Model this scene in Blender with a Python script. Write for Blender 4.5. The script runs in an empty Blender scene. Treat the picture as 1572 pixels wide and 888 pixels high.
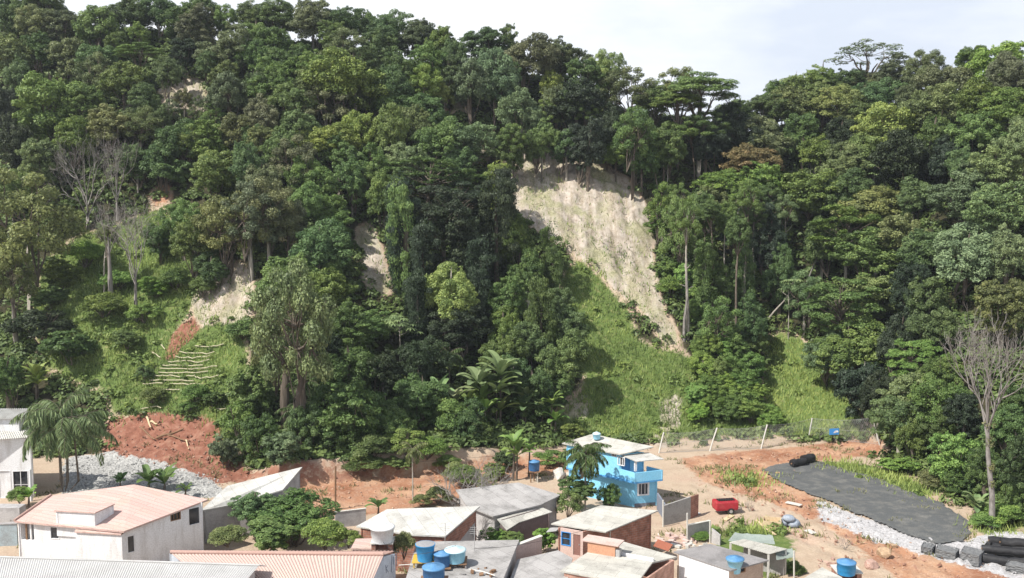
import bpy, bmesh, math, random
import numpy as np
from mathutils import Vector, Matrix

SC = bpy.context.scene
COL = SC.collection
R = math.radians

# ------------------------------------------------------------------ camera, sky, sun, exposure
PITCH = R(5.5)
CAMZ = 30.0
FPX = 1510.0                       # focal length in pixels of a 1572 px wide frame
cam_d = bpy.data.cameras.new('camera')
cam_d.sensor_width = 36.0
cam_d.lens = 36.0 * FPX / 1572.0
cam_d.clip_start, cam_d.clip_end = 0.5, 6000.0
cam = bpy.data.objects.new('camera', cam_d)
COL.objects.link(cam)
cam.location = (0, 0, CAMZ)
cam.rotation_euler = (R(90) - PITCH, 0, 0)
SC.camera = cam

SUN_EL, SUN_AZ = R(50), R(236)     # azimuth clockwise from +Y: behind the camera to the left
sun_dir = Vector((math.sin(SUN_AZ) * math.cos(SUN_EL), math.cos(SUN_AZ) * math.cos(SUN_EL), math.sin(SUN_EL)))
world = bpy.data.worlds.new('World')
SC.world = world
world.use_nodes = True
wt = world.node_tree
wt.nodes.clear()
def wn(t, **k):
    n = wt.nodes.new(t)
    for a, b in k.items():
        setattr(n, a, b)
    return n
w_out, w_bg = wn('ShaderNodeOutputWorld'), wn('ShaderNodeBackground')
w_sky = wn('ShaderNodeTexSky', sky_type='NISHITA', sun_disc=False, sun_elevation=SUN_EL, sun_rotation=SUN_AZ,
           air_density=1.0, dust_density=1.6, ozone_density=1.0, altitude=50)
w_tc, w_sep = wn('ShaderNodeTexCoord'), wn('ShaderNodeSeparateXYZ')
w_map = wn('ShaderNodeMapping')
w_map.inputs['Scale'].default_value = (1.0, 1.0, 3.2)
w_map.inputs['Location'].default_value = (0.35, 0.0, 0.2)
w_noi = wn('ShaderNodeTexNoise')
w_noi.inputs['Scale'].default_value = 2.1
w_noi.inputs['Detail'].default_value = 7
w_noi.inputs['Roughness'].default_value = 0.55
w_r1 = wn('ShaderNodeMapRange')      # cloud cover, thick towards the horizon
w_r1.inputs['From Min'].default_value, w_r1.inputs['From Max'].default_value = 0.60, 0.30
w_add = wn('ShaderNodeMath', operation='MULTIPLY_ADD')
w_add.inputs[1].default_value = 0.95
w_r2 = wn('ShaderNodeMapRange')
w_r2.inputs['From Min'].default_value, w_r2.inputs['From Max'].default_value = 0.35, 0.85
w_col = wn('ShaderNodeMix', data_type='RGBA')
w_col.inputs[6].default_value = (7.4, 8.1, 9.3, 1)
w_col.inputs[7].default_value = (11.2, 11.4, 11.7, 1)
w_r3 = wn('ShaderNodeMapRange')
w_r3.inputs['From Min'].default_value, w_r3.inputs['From Max'].default_value = 0.36, 0.60
w_mix = wn('ShaderNodeMix', data_type='RGBA')
L = wt.links.new
L(w_tc.outputs['Generated'], w_sep.inputs[0])
L(w_tc.outputs['Generated'], w_map.inputs[0])
L(w_map.outputs[0], w_noi.inputs['Vector'])
L(w_sep.outputs['Z'], w_r1.inputs['Value'])
L(w_noi.outputs['Fac'], w_add.inputs[0])
L(w_r1.outputs[0], w_add.inputs[2])
L(w_add.outputs[0], w_r2.inputs['Value'])
L(w_noi.outputs['Fac'], w_r3.inputs['Value'])
L(w_r3.outputs[0], w_col.inputs[0])
L(w_r2.outputs[0], w_mix.inputs[0])
L(w_sky.outputs[0], w_mix.inputs[6])
L(w_col.outputs[2], w_mix.inputs[7])
L(w_mix.outputs[2], w_bg.inputs['Color'])
w_bg.inputs['Strength'].default_value = 0.08
L(w_bg.outputs[0], w_out.inputs[0])

sun_d = bpy.data.lights.new('sun', 'SUN')
sun_d.energy, sun_d.angle, sun_d.color = 5.0, R(0.5), (1.0, 0.95, 0.87)
sun = bpy.data.objects.new('sun', sun_d)
COL.objects.link(sun)
sun.rotation_euler = (-sun_dir).to_track_quat('-Z', 'Y').to_euler()

vs = SC.view_settings
vs.view_transform, vs.look, vs.gamma, vs.use_curve_mapping = 'Standard', 'None', 1.0, False
vs.exposure = 0.45
SC.cycles.max_bounces = 5
SC.cycles.diffuse_bounces = 3
SC.cycles.transparent_max_bounces = 6

# ------------------------------------------------------------------ terrain height
def ray(px, py):
    a, b = (px - 786.0) / FPX, (444.0 - py) / FPX
    return np.array([a, math.cos(PITCH) + b * math.sin(PITCH), -math.sin(PITCH) + b * math.cos(PITCH)])
def at(px, py, z=0.0):
    """point at height z seen at a pixel of the photograph"""
    d = ray(px, py)
    t = (z - CAMZ) / d[2]
    return np.array([d[0] * t, d[1] * t, z])
def at_y(px, py, y):
    d = ray(px, py)
    return np.array([0, 0, CAMZ]) + d * (y / d[1])
def to_px(x, y, z):
    zz = z - CAMZ
    dep = y * math.cos(PITCH) - zz * math.sin(PITCH)
    up = y * math.sin(PITCH) + zz * math.cos(PITCH)
    dep = np.maximum(dep, 1.0)
    return 786.0 + FPX * x / dep, 444.0 - FPX * up / dep
FOOT = np.array([(-900, 112), (0, 112), (170, 106), (380, 101), (500, 103), (700, 108), (850, 112), (1000, 116), (1060, 117), (1200, 119),
                 (1330, 113), (1400, 104), (1450, 98), (1520, 90), (1572, 87), (1900, 78), (2600, 78)], float)
SKY = np.array([(-900, -30), (0, -30), (300, -15), (380, 0), (520, 0), (600, 20), (690, 45), (780, 50), (850, 55), (900, 75), (960, 110),
                (1050, 115), (1150, 150), (1240, 108), (1300, 102), (1370, 98), (1450, 85), (1500, 65), (1572, 50), (2000, 10), (2600, 10)], float)
_g = np.arange(-900, 2601, 10.0)
def _sm(t, n):
    v = np.interp(_g, t[:, 0], t[:, 1])
    k = np.hanning(n); k /= k.sum()
    return np.convolve(np.pad(v, n // 2, mode='edge'), k, 'valid')[:len(_g)]
_foot = _sm(FOOT, 9)
_sky = _sm(SKY, 7)
SL, RB = 0.78, 9.0
def _h(s):
    s = np.maximum(s, 0)
    return SL * (np.sqrt(s * s + RB * RB) - RB)
_tan = (444 - (_sky + 68)) / FPX
_tan = (-math.sin(PITCH) + _tan * math.cos(PITCH)) / (math.cos(PITCH) + _tan * math.sin(PITCH))
_dr = np.zeros_like(_g)
for i in range(len(_g)):
    s = np.linspace(5, 200, 1500)
    d = _foot[i] + s
    k = np.argmax(_h(s) >= CAMZ + d * _tan[i])
    _dr[i] = d[k]
_zr = _h(_dr - _foot)
_rng = np.random.RandomState(4)
_wv = [(_rng.uniform(-1, 1, 2), _rng.uniform(0, 6.28)) for _ in range(26)]
def _noise(x, y, wl, n0, n1):
    r = 0
    for (k, p) in _wv[n0:n1]:
        kk = k / np.hypot(*k) * (6.283 / wl) * (0.7 + 0.6 * abs(k[0]))
        r = r + np.sin(x * kk[0] + y * kk[1] + p)
    return r / (n1 - n0)
def hz(x, y):
    x, y = np.asarray(x, float), np.asarray(y, float)
    px = 786 + FPX * x / np.maximum(y, 30.0)
    f, dr, zr = np.interp(px, _g, _foot), np.interp(px, _g, _dr), np.interp(px, _g, _zr)
    s = y - f
    z = _h(s)
    ramp = np.clip(s / 35.0, 0, 1)
    z = z + ramp * (2.6 * _noise(x, y, 34, 0, 7) + 0.9 * _noise(x, y, 12, 7, 14))
    cap = zr + 1.5 - 0.28 * (y - dr)
    k = 2.2
    m = np.minimum(z, cap)
    z = m - k * np.log(np.exp(-(z - m) / k) + np.exp(-(cap - m) / k))
    low = 0.10 * _noise(x, y, 9, 14, 20) + 0.07 * _noise(x, y, 2.7, 20, 26)
    z = np.where(s > 0, z, 0) + low * np.clip((y - 40) / 20, 0, 1)
    w = np.clip((px - 370) / 50, 0, 1) * np.clip((900 - px) / 200, 0, 1)                # cut bank behind the middle houses
    q = np.clip((s + 3.2 + 0.8 * _noise(x, y, 6, 5, 12)) / 1.5, 0, 1)
    z = np.maximum(z, w * 2.3 * q * q * (3 - 2 * q) * (1 + 0.10 * _noise(x, y, 5, 8, 16)))
    return np.maximum(z, -0.3)
def ridge(px):
    return float(np.interp(px, _g, _dr))
def hit(px, py, dz=0.0):
    """where the line of sight meets the surface dz above the terrain"""
    d = ray(px, py)
    ys = np.arange(62.0, ridge(px) + 6.0, 0.2)
    t = ys / d[1]
    xs, zs = d[0] * t, CAMZ + d[2] * t
    g = hz(xs, ys)
    ok = g + dz >= zs
    i = int(np.argmax(ok)) if ok.any() else -1
    yy = ys[i] if i >= 0 else ridge(px) + 1.0
    t = yy / d[1]
    return np.array([d[0] * t, yy, float(hz(d[0] * t, yy))]), (CAMZ + d[2] * t), i >= 0

# ------------------------------------------------------------------ materials
def mat(name):
    m = bpy.data.materials.new(name)
    m.use_nodes = True
    nt = m.node_tree
    b = nt.nodes['Principled BSDF']
    return m, nt, b
def node(nt, t, ins=None, **k):
    n = nt.nodes.new(t)
    for a, v in k.items():
        setattr(n, a, v)
    for a, v in (ins or {}).items():
        n.inputs[a].default_value = v
    return n
def ramp(nt, stops):
    r = nt.nodes.new('ShaderNodeValToRGB')
    e = r.color_ramp.elements
    while len(e) < len(stops):
        e.new(0.5)
    for q, (p, c) in zip(e, stops):
        q.position, q.color = p, (*c, 1)
    return r
def simple(name, c1, c2, scale=1.0, rough=0.85, detail=6, bump=0.0, spec=0.25, objcoord=True, stretch=None, metal=0.0, third=None):
    """two tone noise material; world/object space"""
    m, nt, b = mat(name)
    tc = node(nt, 'ShaderNodeTexCoord')
    src = tc.outputs['Object']
    if stretch:
        mp = node(nt, 'ShaderNodeMapping')
        mp.inputs['Scale'].default_value = stretch
        nt.links.new(src, mp.inputs[0])
        src = mp.outputs[0]
    n = node(nt, 'ShaderNodeTexNoise', {'Scale': scale, 'Detail': detail, 'Roughness': 0.62})
    nt.links.new(src, n.inputs['Vector'])
    st = [(0.33, c1), (0.66, c2)]
    if third:
        st = [(0.30, c1), (0.52, c2), (0.72, third)]
    r = ramp(nt, st)
    nt.links.new(n.outputs['Fac'], r.inputs[0])
    nt.links.new(r.outputs[0], b.inputs['Base Color'])
    b.inputs['Roughness'].default_value = rough
    b.inputs['Specular IOR Level'].default_value = spec
    b.inputs['Metallic'].default_value = metal
    if bump:
        bp = node(nt, 'ShaderNodeBump', {'Strength': bump, 'Distance': 0.05})
        nt.links.new(n.outputs['Fac'], bp.inputs['Height'])
        nt.links.new(bp.outputs[0], b.inputs['Normal'])
    return m

def leaf_material():
    m, nt, b = mat('leaf')
    oi = node(nt, 'ShaderNodeObjectInfo')
    at_ = node(nt, 'ShaderNodeAttribute', attribute_name='tint')
    mr = node(nt, 'ShaderNodeMapRange', {'To Min': 0.55, 'To Max': 1.5})
    nt.links.new(at_.outputs['Fac'], mr.inputs['Value'])
    hs = node(nt, 'ShaderNodeHueSaturation')
    mh = node(nt, 'ShaderNodeMapRange', {'To Min': 0.515, 'To Max': 0.475})
    nt.links.new(at_.outputs['Fac'], mh.inputs['Value'])
    nt.links.new(mh.outputs[0], hs.inputs['Hue'])
    nt.links.new(mr.outputs[0], hs.inputs['Value'])
    nt.links.new(oi.outputs['Color'], hs.inputs['Color'])
    nt.links.new(hs.outputs[0], b.inputs['Base Color'])
    b.inputs['Roughness'].default_value = 0.55
    b.inputs['Specular IOR Level'].default_value = 0.35
    tr = node(nt, 'ShaderNodeBsdfTranslucent')
    nt.links.new(hs.outputs[0], tr.inputs['Color'])
    mx = node(nt, 'ShaderNodeMixShader', {'Fac': 0.24})
    nt.links.new(b.outputs[0], mx.inputs[1])
    nt.links.new(tr.outputs[0], mx.inputs[2])
    nt.links.new(mx.outputs[0], nt.nodes['Material Output'].inputs['Surface'])
    return m
M_LEAF = leaf_material()
def bark_material(name, c1, c2):
    m, nt, b = mat(name)
    tc = node(nt, 'ShaderNodeTexCoord')
    mp = node(nt, 'ShaderNodeMapping')
    mp.inputs['Scale'].default_value = (3, 3, 0.8)
    nt.links.new(tc.outputs['Object'], mp.inputs[0])
    n = node(nt, 'ShaderNodeTexNoise', {'Scale': 2.2, 'Detail': 5})
    nt.links.new(mp.outputs[0], n.inputs['Vector'])
    r = ramp(nt, [(0.3, c1), (0.7, c2)])
    nt.links.new(n.outputs['Fac'], r.inputs[0])
    nt.links.new(r.outputs[0], b.inputs['Base Color'])
    b.inputs['Roughness'].default_value = 0.9
    return m
M_BARK = bark_material('bark', (0.06, 0.045, 0.035), (0.17, 0.14, 0.11))
M_PALE = bark_material('pale_bark', (0.20, 0.18, 0.15), (0.42, 0.39, 0.34))
M_DEAD = bark_material('dead_bark', (0.13, 0.115, 0.105), (0.30, 0.28, 0.265))

# ------------------------------------------------------------------ tagging
def tag(o, label=None, cat=None, group=None, kind=None):
    if label: o['label'] = label
    if cat: o['category'] = cat
    if group: o['group'] = group
    if kind or cat: o['kind'] = kind or 'thing'
    return o
def empty(name, loc, rz=0.0):
    o = bpy.data.objects.new(name, None)
    COL.objects.link(o)
    o.location = loc
    o.rotation_euler = (0, 0, rz)
    o.empty_display_size = 0.3
    return o
def link(name, me, parent=None):
    o = bpy.data.objects.new(name, me)
    COL.objects.link(o)
    if parent: o.parent = parent
    return o

# ------------------------------------------------------------------ numpy mesh builder
class NB:
    """collects polygons with a material index and a tint value"""
    def __init__(self):
        self.v, self.f, self.m, self.t, self.n = [], [], [], [], 0
    def quads(self, P, mi=0, tint=None):
        """P: (N,4,3)"""
        P = np.asarray(P, float)
        N = len(P)
        if not N: return
        self.v.append(P.reshape(-1, 3))
        self.f.append(np.arange(N * 4).reshape(N, 4) + self.n)
        self.n += N * 4
        self.m.append(np.full(N, mi))
        self.t.append(np.repeat(np.zeros(N) + (0.5 if tint is None else tint), 4))
    def mesh_q(self, V, F, mi=0, tint=0.5):
        V, F = np.asarray(V, float), np.asarray(F, int)
        self.v.append(V); self.f.append(F + self.n); self.n += len(V)
        self.m.append(np.full(len(F), mi)); self.t.append(np.full(len(V), tint))
    def tube(self, pts, rad, sides=5, mi=0):
        pts = np.asarray(pts, float); n = len(pts)
        rad = np.broadcast_to(np.asarray(rad, float), (n,))
        d = np.gradient(pts, axis=0)
        d /= np.linalg.norm(d, axis=1)[:, None] + 1e-9
        ref = np.array([0.31, 0.95, 0.05]) if abs(d[0][2]) > 0.7 else np.array([0.05, 0.1, 1.0])
        a = np.cross(d, ref); a /= np.linalg.norm(a, axis=1)[:, None] + 1e-9
        b = np.cross(d, a)
        th = np.arange(sides) * 2 * math.pi / sides
        ring = pts[:, None, :] + rad[:, None, None] * (a[:, None, :] * np.cos(th)[None, :, None] + b[:, None, :] * np.sin(th)[None, :, None])
        V = ring.reshape(-1, 3)
        F = []
        for i in range(n - 1):
            for j in range(sides):
                k = (j + 1) % sides
                F.append((i * sides + j, i * sides + k, (i + 1) * sides + k, (i + 1) * sides + j))
        self.mesh_q(V, F, mi)
        if sides == 4:
            self.mesh_q(ring[-1], [(0, 1, 2, 3)], mi)
            self.mesh_q(ring[0], [(3, 2, 1, 0)], mi)
    def leaves(self, C, Nrm, size, tint, rng, mi=0, wid=0.55, droop=None):
        """one folded-free leaf quad at each C facing Nrm"""
        C, Nrm = np.asarray(C, float), np.asarray(Nrm, float)
        n = len(C)
        if not n: return
        Nrm = Nrm / (np.linalg.norm(Nrm, axis=1)[:, None] + 1e-9)
        t = rng.normal(size=(n, 3))
        if droop is not None:
            t = t * 0.5 + np.array([0, 0, -droop])
        t -= Nrm * (t * Nrm).sum(1)[:, None]
        t /= np.linalg.norm(t, axis=1)[:, None] + 1e-9
        b = np.cross(Nrm, t)
        s = (np.zeros(n) + size)[:, None]
        P = np.stack([C - t * s, C + b * s * wid, C + t * s, C - b * s * wid], 1)
        self.quads(P, mi, tint)
    def build(self, name, mats, smooth=False):
        V, F = np.concatenate(self.v), np.concatenate(self.f)
        me = bpy.data.meshes.new(name)
        me.vertices.add(len(V)); me.vertices.foreach_set('co', V.astype(np.float32).ravel())
        me.loops.add(F.size); me.loops.foreach_set('vertex_index', F.astype(np.int32).ravel())
        me.polygons.add(len(F))
        me.polygons.foreach_set('loop_start', np.arange(0, F.size, 4, dtype=np.int32))
        me.polygons.foreach_set('material_index', np.concatenate(self.m).astype(np.int32))
        a = me.attributes.new('tint', 'FLOAT', 'POINT')
        a.data.foreach_set('value', np.concatenate(self.t).astype(np.float32))
        for m in mats: me.materials.append(m)
        me.update(calc_edges=True)
        me.validate()
        if smooth: me.polygons.foreach_set('use_smooth', np.ones(len(F), bool))
        return me
def unit(rng, n):
    v = rng.normal(size=(n, 3))
    return v / np.linalg.norm(v, axis=1)[:, None]
# ------------------------------------------------------------------ terrain sheet with soil zones
def inpoly(px, py, poly):
    c = np.zeros(px.shape, bool)
    n = len(poly)
    for i in range(n):
        (x1, y1), (x2, y2) = poly[i], poly[(i + 1) % n]
        c ^= ((y1 > py) != (y2 > py)) & (px < (x2 - x1) * (py - y1) / (y2 - y1 + 1e-9) + x1)
    return c
ZONES = {
 'tan': [[(768, 256), (796, 220), (832, 220), (870, 250), (920, 252), (955, 268), (985, 298), (1003, 340), (1003, 400), (1010, 450), (1047, 522), (1040, 536),
          (1012, 520), (985, 478), (950, 446), (905, 405), (860, 375), (812, 345), (775, 320)],
         [(345, 400), (385, 410), (392, 490), (300, 500), (288, 474)],
         [(245, 140), (270, 122), (315, 122), (324, 168), (300, 182), (255, 168)], [(545, 338), (570, 342), (592, 400), (602, 458), (566, 452), (550, 390)],
         [(668, 145), (715, 143), (727, 167), (690, 177)], [(708, 225), (748, 222), (742, 250), (714, 247)], [(860, 622), (918, 600), (903, 640), (864, 652)],
         [(1020, 608), (1052, 603), (1043, 640), (1024, 692), (1003, 692)]],
 'red': [[(286, 482), (308, 500), (268, 558), (250, 556), (264, 520)],
         [(165, 640), (240, 634), (322, 641), (342, 668), (347, 700), (405, 738), (330, 742), (240, 710), (158, 702)],
         [(400, 716), (480, 708), (600, 702), (700, 695), (700, 712), (600, 732), (480, 744), (400, 744)]],  # upper face of the cut bank: overhang shade painted in with darker red soil
 'clay': [[(390, 735), (470, 730), (600, 722), (700, 714), (840, 698), (905, 692), (905, 716), (850, 730), (760, 740), (700, 770), (560, 792), (390, 792)],
         [(225, 290), (258, 284), (266, 308), (238, 322)], [(1066, 318), (1124, 308), (1116, 340), (1078, 338)],
         [(1040, 704), (1120, 695), (1350, 672), (1362, 700), (1200, 712), (1250, 765), (1300, 800), (1420, 845), (1572, 880), (1572, 905),
          (1400, 905), (1330, 850), (1260, 800), (1180, 770), (1080, 740)]],
 'grass': [[(868, 400), (900, 400), (930, 440), (962, 470), (985, 532), (1050, 538), (1100, 600), (1182, 640), (1168, 560), (1190, 505), (1232, 520), (1300, 610), (1345, 650), (1340, 668),
            (1010, 672), (860, 680), (846, 640), (900, 600), (885, 520), (868, 470)],
           [(50, 450), (100, 370), (250, 320), (340, 400), (290, 474), (262, 520), (230, 560), (180, 610), (60, 560)],
           [(300, 500), (372, 490), (385, 600), (365, 720), (345, 700), (320, 640), (175, 636), (160, 610), (235, 552)],
           [(1095, 822), (1140, 800), (1200, 818), (1225, 830), (1190, 900), (1100, 860)], [(1108, 728), (1128, 722), (1150, 735), (1168, 728), (1190, 750), (1110, 745)],
           [(1250, 705), (1330, 712), (1400, 735), (1440, 760), (1420, 768), (1340, 735), (1260, 716)], [(1490, 800), (1572, 790), (1572, 815), (1500, 828)]],
 'gravel': [[(100, 700), (170, 696), (240, 708), (330, 738), (345, 762), (200, 775), (95, 775)]],
 'chalk': [[(1255, 766), (1290, 782), (1400, 820), (1500, 836), (1530, 850), (1572, 862), (1572, 892), (1500, 874), (1420, 852), (1330, 826), (1256, 796)],
            [(1480, 830), (1520, 818), (1572, 812), (1572, 870), (1500, 850)]],
}
xs = np.concatenate([-np.geomspace(1600, 122, 16), np.arange(-120, 120.01, 0.5), np.geomspace(122, 1600, 16)])
ys = np.concatenate([[-1600, -700, -300, -100, -20, 20, 45], np.arange(58, 225.01, 0.5), np.geomspace(228, 1600, 16)])
GX, GY = np.meshgrid(xs, ys)
GZ = hz(GX, GY)
far = np.clip((np.hypot(GX, GY - 100) - 260) / 200, 0, 1)
GZ = GZ * (1 - far)
GPX, GPY = to_px(GX, GY, GZ)
wob = 7 * _noise(GX, GY, 7, 3, 12) + 5 * _noise(GX, GY, 2.5, 12, 24)
MASK = {}
def _blur(a):
    a = a.astype(float)
    for _ in range(2):
        p = np.pad(a, 1, mode='edge')
        a = (p[1:-1, 1:-1] * 2 + p[:-2, 1:-1] + p[2:, 1:-1] + p[1:-1, :-2] + p[1:-1, 2:]) / 6
    return a
front = (GY < 40)
for k, polys in ZONES.items():
    m = np.zeros(GX.shape, bool)
    for p in polys:
        m |= inpoly(GPX + wob, GPY + wob * 0.5, p)
    m &= ~front
    MASK[k] = _blur(m)
    if k in ('tan', 'red', 'clay', 'grass'):                       # ragged, slowly fading edges
        for _ in range(6 if k != 'red' else 2): MASK[k] = _blur(MASK[k])
_pxg = 786 + FPX * GX / np.maximum(GY, 30.0)
_s = GY - np.interp(_pxg, _g, _foot)
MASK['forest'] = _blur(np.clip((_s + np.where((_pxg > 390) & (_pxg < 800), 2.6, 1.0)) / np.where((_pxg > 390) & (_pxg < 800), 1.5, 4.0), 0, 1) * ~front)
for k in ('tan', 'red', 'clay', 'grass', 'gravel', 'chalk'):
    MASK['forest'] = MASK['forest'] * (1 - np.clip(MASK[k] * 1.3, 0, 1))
# wheel ruts of the dirt track: pressed, darker soil
_rut = np.zeros(GX.shape)
for line in ([(1075, 716), (1130, 735), (1190, 762), (1270, 800), (1360, 846), (1450, 884)], [(1120, 700), (1200, 704), (1290, 690), (1350, 682)], [(1085, 745), (1160, 775), (1240, 822), (1300, 850)]):
    W_ = [at(*q) for q in line]
    best = np.full(GX.shape, 99.0)
    for a_, b_ in zip(W_[:-1], W_[1:]):
        e_ = (b_ - a_)[:2]; L2 = e_ @ e_
        t_ = np.clip(((GX - a_[0]) * e_[0] + (GY - a_[1]) * e_[1]) / L2, 0, 1)
        best = np.minimum(best, np.hypot(GX - a_[0] - t_ * e_[0], GY - a_[1] - t_ * e_[1] + 0.25 * _noise(GX, GY, 6, 2, 12)))
    _rut = np.maximum(_rut, np.exp(-((best - 0.95) / 0.38) ** 2))
_rut = _rut * ~front
MASK['red'] = np.maximum(MASK['red'], 0.50 * _rut)
def mask_at(k, x, y):
    i = np.clip(np.round((np.asarray(x) + 120) / 0.5).astype(int), 0, 480) + 16
    j = np.clip(np.round((np.asarray(y) - 58) / 0.5).astype(int), 0, 334) + 7
    return MASK[k][j, i]

me = bpy.data.meshes.new('terrain')
NY, NX = GX.shape
me.vertices.add(NX * NY)
# clods and small steps on bare soil are real relief
rough = (0.16 * MASK['red'] + 0.10 * MASK['tan'] + 0.12 * MASK['gravel'] + 0.08 * MASK['chalk'] + 0.07 * MASK['clay']) * (np.random.RandomState(9).normal(size=GX.shape)) + (0.30 * MASK['red'] + 0.16 * MASK['clay']) * _noise(GX, GY, 2.3, 10, 20)
_gul = _noise(GX * 1.0, GY * 0.12, 3.2, 2, 14) + 0.5 * _noise(GX, GY * 0.15, 1.4, 12, 24)
rough = rough + 0.85 * MASK['tan'] * _gul + 0.22 * MASK['tan'] * np.sign(_noise(GX, GY, 1.8, 0, 12))
rough = rough - 0.16 * _rut
me.vertices.foreach_set('co', np.stack([GX, GY, GZ + rough], -1).astype(np.float32).ravel())
idx = np.arange(NX * NY).reshape(NY, NX)
F = np.stack([idx[:-1, :-1], idx[:-1, 1:], idx[1:, 1:], idx[1:, :-1]], -1).reshape(-1, 4)
me.loops.add(F.size); me.loops.foreach_set('vertex_index', F.astype(np.int32).ravel())
me.polygons.add(len(F)); me.polygons.foreach_set('loop_start', np.arange(0, F.size, 4, dtype=np.int32))
for k in MASK:
    a = me.attributes.new('zone_' + k, 'FLOAT', 'POINT')
    a.data.foreach_set('value', MASK[k].astype(np.float32).ravel())
me.update(calc_edges=True)
me.polygons.foreach_set('use_smooth', np.ones(len(F), bool))
def terrain_material():
    m, nt, b = mat('soil')
    tc = node(nt, 'ShaderNodeTexCoord')
    def noise(sc, det=6, rough=0.6):
        n = node(nt, 'ShaderNodeTexNoise', {'Scale': sc, 'Detail': det, 'Roughness': rough})
        nt.links.new(tc.outputs['Object'], n.inputs['Vector'])
        return n.outputs['Fac']
    n1, n2, n3 = noise(0.22, 8), noise(1.1, 8, 0.7), noise(5.0, 4)
    def rmp(src, *st):
        r = ramp(nt, st); nt.links.new(src, r.inputs[0]); return r.outputs[0]
    def mix(fac, a, c):
        x = node(nt, 'ShaderNodeMix', data_type='RGBA')
        nt.links.new(fac, x.inputs[0]); nt.links.new(a, x.inputs[6]); nt.links.new(c, x.inputs[7]); return x.outputs[2]
    def zone(k, src, w=0.55):
        a = node(nt, 'ShaderNodeAttribute', attribute_name='zone_' + k)
        s = node(nt, 'ShaderNodeMath', operation='MULTIPLY_ADD'); s.inputs[1].default_value = w; s.inputs[2].default_value = -w / 2
        nt.links.new(src, s.inputs[0])
        ad = node(nt, 'ShaderNodeMath', operation='ADD'); nt.links.new(a.outputs['Fac'], ad.inputs[0]); nt.links.new(s.outputs[0], ad.inputs[1])
        r = node(nt, 'ShaderNodeMapRange', {'From Min': 0.36, 'From Max': 0.62}, interpolation_type='SMOOTHSTEP'); nt.links.new(ad.outputs[0], r.inputs['Value'])
        return r.outputs[0]
    dirt = rmp(n1, (0.32, (0.34, 0.245, 0.18)), (0.50, (0.44, 0.35, 0.265)), (0.68, (0.42, 0.295, 0.23)))
    dirt = mix(rmp(n2, (0.35, (0, 0, 0)), (0.75, (0.7, 0.7, 0.7))), dirt, rmp(n3, (0.4, (0.33, 0.26, 0.18)), (0.6, (0.52, 0.42, 0.32))))
    mpg = node(nt, 'ShaderNodeMapping'); mpg.inputs['Scale'].default_value = (1.0, 0.10, 0.16); nt.links.new(tc.outputs['Object'], mpg.inputs[0])
    ng = node(nt, 'ShaderNodeTexNoise', {'Scale': 0.9, 'Detail': 8, 'Roughness': 0.7}); nt.links.new(mpg.outputs[0], ng.inputs['Vector']); ng = ng.outputs['Fac']
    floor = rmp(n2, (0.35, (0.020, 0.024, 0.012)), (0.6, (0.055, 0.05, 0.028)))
    tan = rmp(n2, (0.30, (0.23, 0.19, 0.155)), (0.46, (0.42, 0.365, 0.31)), (0.70, (0.55, 0.505, 0.445)))
    tan = mix(rmp(ng, (0.40, (0.85, 0.85, 0.85)), (0.58, (0, 0, 0))), tan, rmp(n3, (0.4, (0.20, 0.16, 0.115)), (0.6, (0.36, 0.31, 0.235))))
    tan = mix(rmp(n1, (0.46, (0, 0, 0)), (0.62, (0.8, 0.8, 0.8))), tan, rmp(n3, (0.4, (0.19, 0.20, 0.10)), (0.6, (0.36, 0.345, 0.21))))
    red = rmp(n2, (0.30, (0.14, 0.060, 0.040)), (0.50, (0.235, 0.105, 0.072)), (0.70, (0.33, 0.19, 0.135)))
    clay = rmp(n1, (0.34, (0.24, 0.105, 0.058)), (0.48, (0.36, 0.19, 0.115)), (0.60, (0.44, 0.28, 0.18)), (0.72, (0.33, 0.16, 0.10)))
    clay = mix(rmp(n2, (0.42, (0, 0, 0)), (0.72, (0.75, 0.75, 0.75))), clay, rmp(n3, (0.4, (0.26, 0.14, 0.095)), (0.6, (0.50, 0.36, 0.27))))
    grass = rmp(n2, (0.32, (0.07, 0.115, 0.03)), (0.55, (0.12, 0.165, 0.05)), (0.72, (0.27, 0.25, 0.12)))
    grav = rmp(n3, (0.35, (0.20, 0.20, 0.20)), (0.5, (0.34, 0.34, 0.33)), (0.66, (0.48, 0.48, 0.46)))
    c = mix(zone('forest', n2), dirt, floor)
    c = mix(zone('grass', n2, 1.0), c, grass)
    c = mix(zone('tan', ng, 1.0), c, tan)
    c = mix(zone('clay', n2, 1.2), c, clay)
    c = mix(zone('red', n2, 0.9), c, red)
    c = mix(zone('gravel', n3, 0.5), c, grav)
    c = mix(zone('chalk', n3, 0.7), c, rmp(n3, (0.35, (0.30, 0.295, 0.30)), (0.5, (0.42, 0.415, 0.42)), (0.66, (0.52, 0.51, 0.52))))
    nt.links.new(c, b.inputs['Base Color'])
    b.inputs['Roughness'].default_value = 0.95
    b.inputs['Specular IOR Level'].default_value = 0.1
    bp = node(nt, 'ShaderNodeBump', {'Strength': 0.7, 'Distance': 0.25})
    nt.links.new(n2, bp.inputs['Height']); nt.links.new(bp.outputs[0], b.inputs['Normal'])
    return m
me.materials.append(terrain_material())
tag(link('terrain', me), kind='structure')
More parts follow.
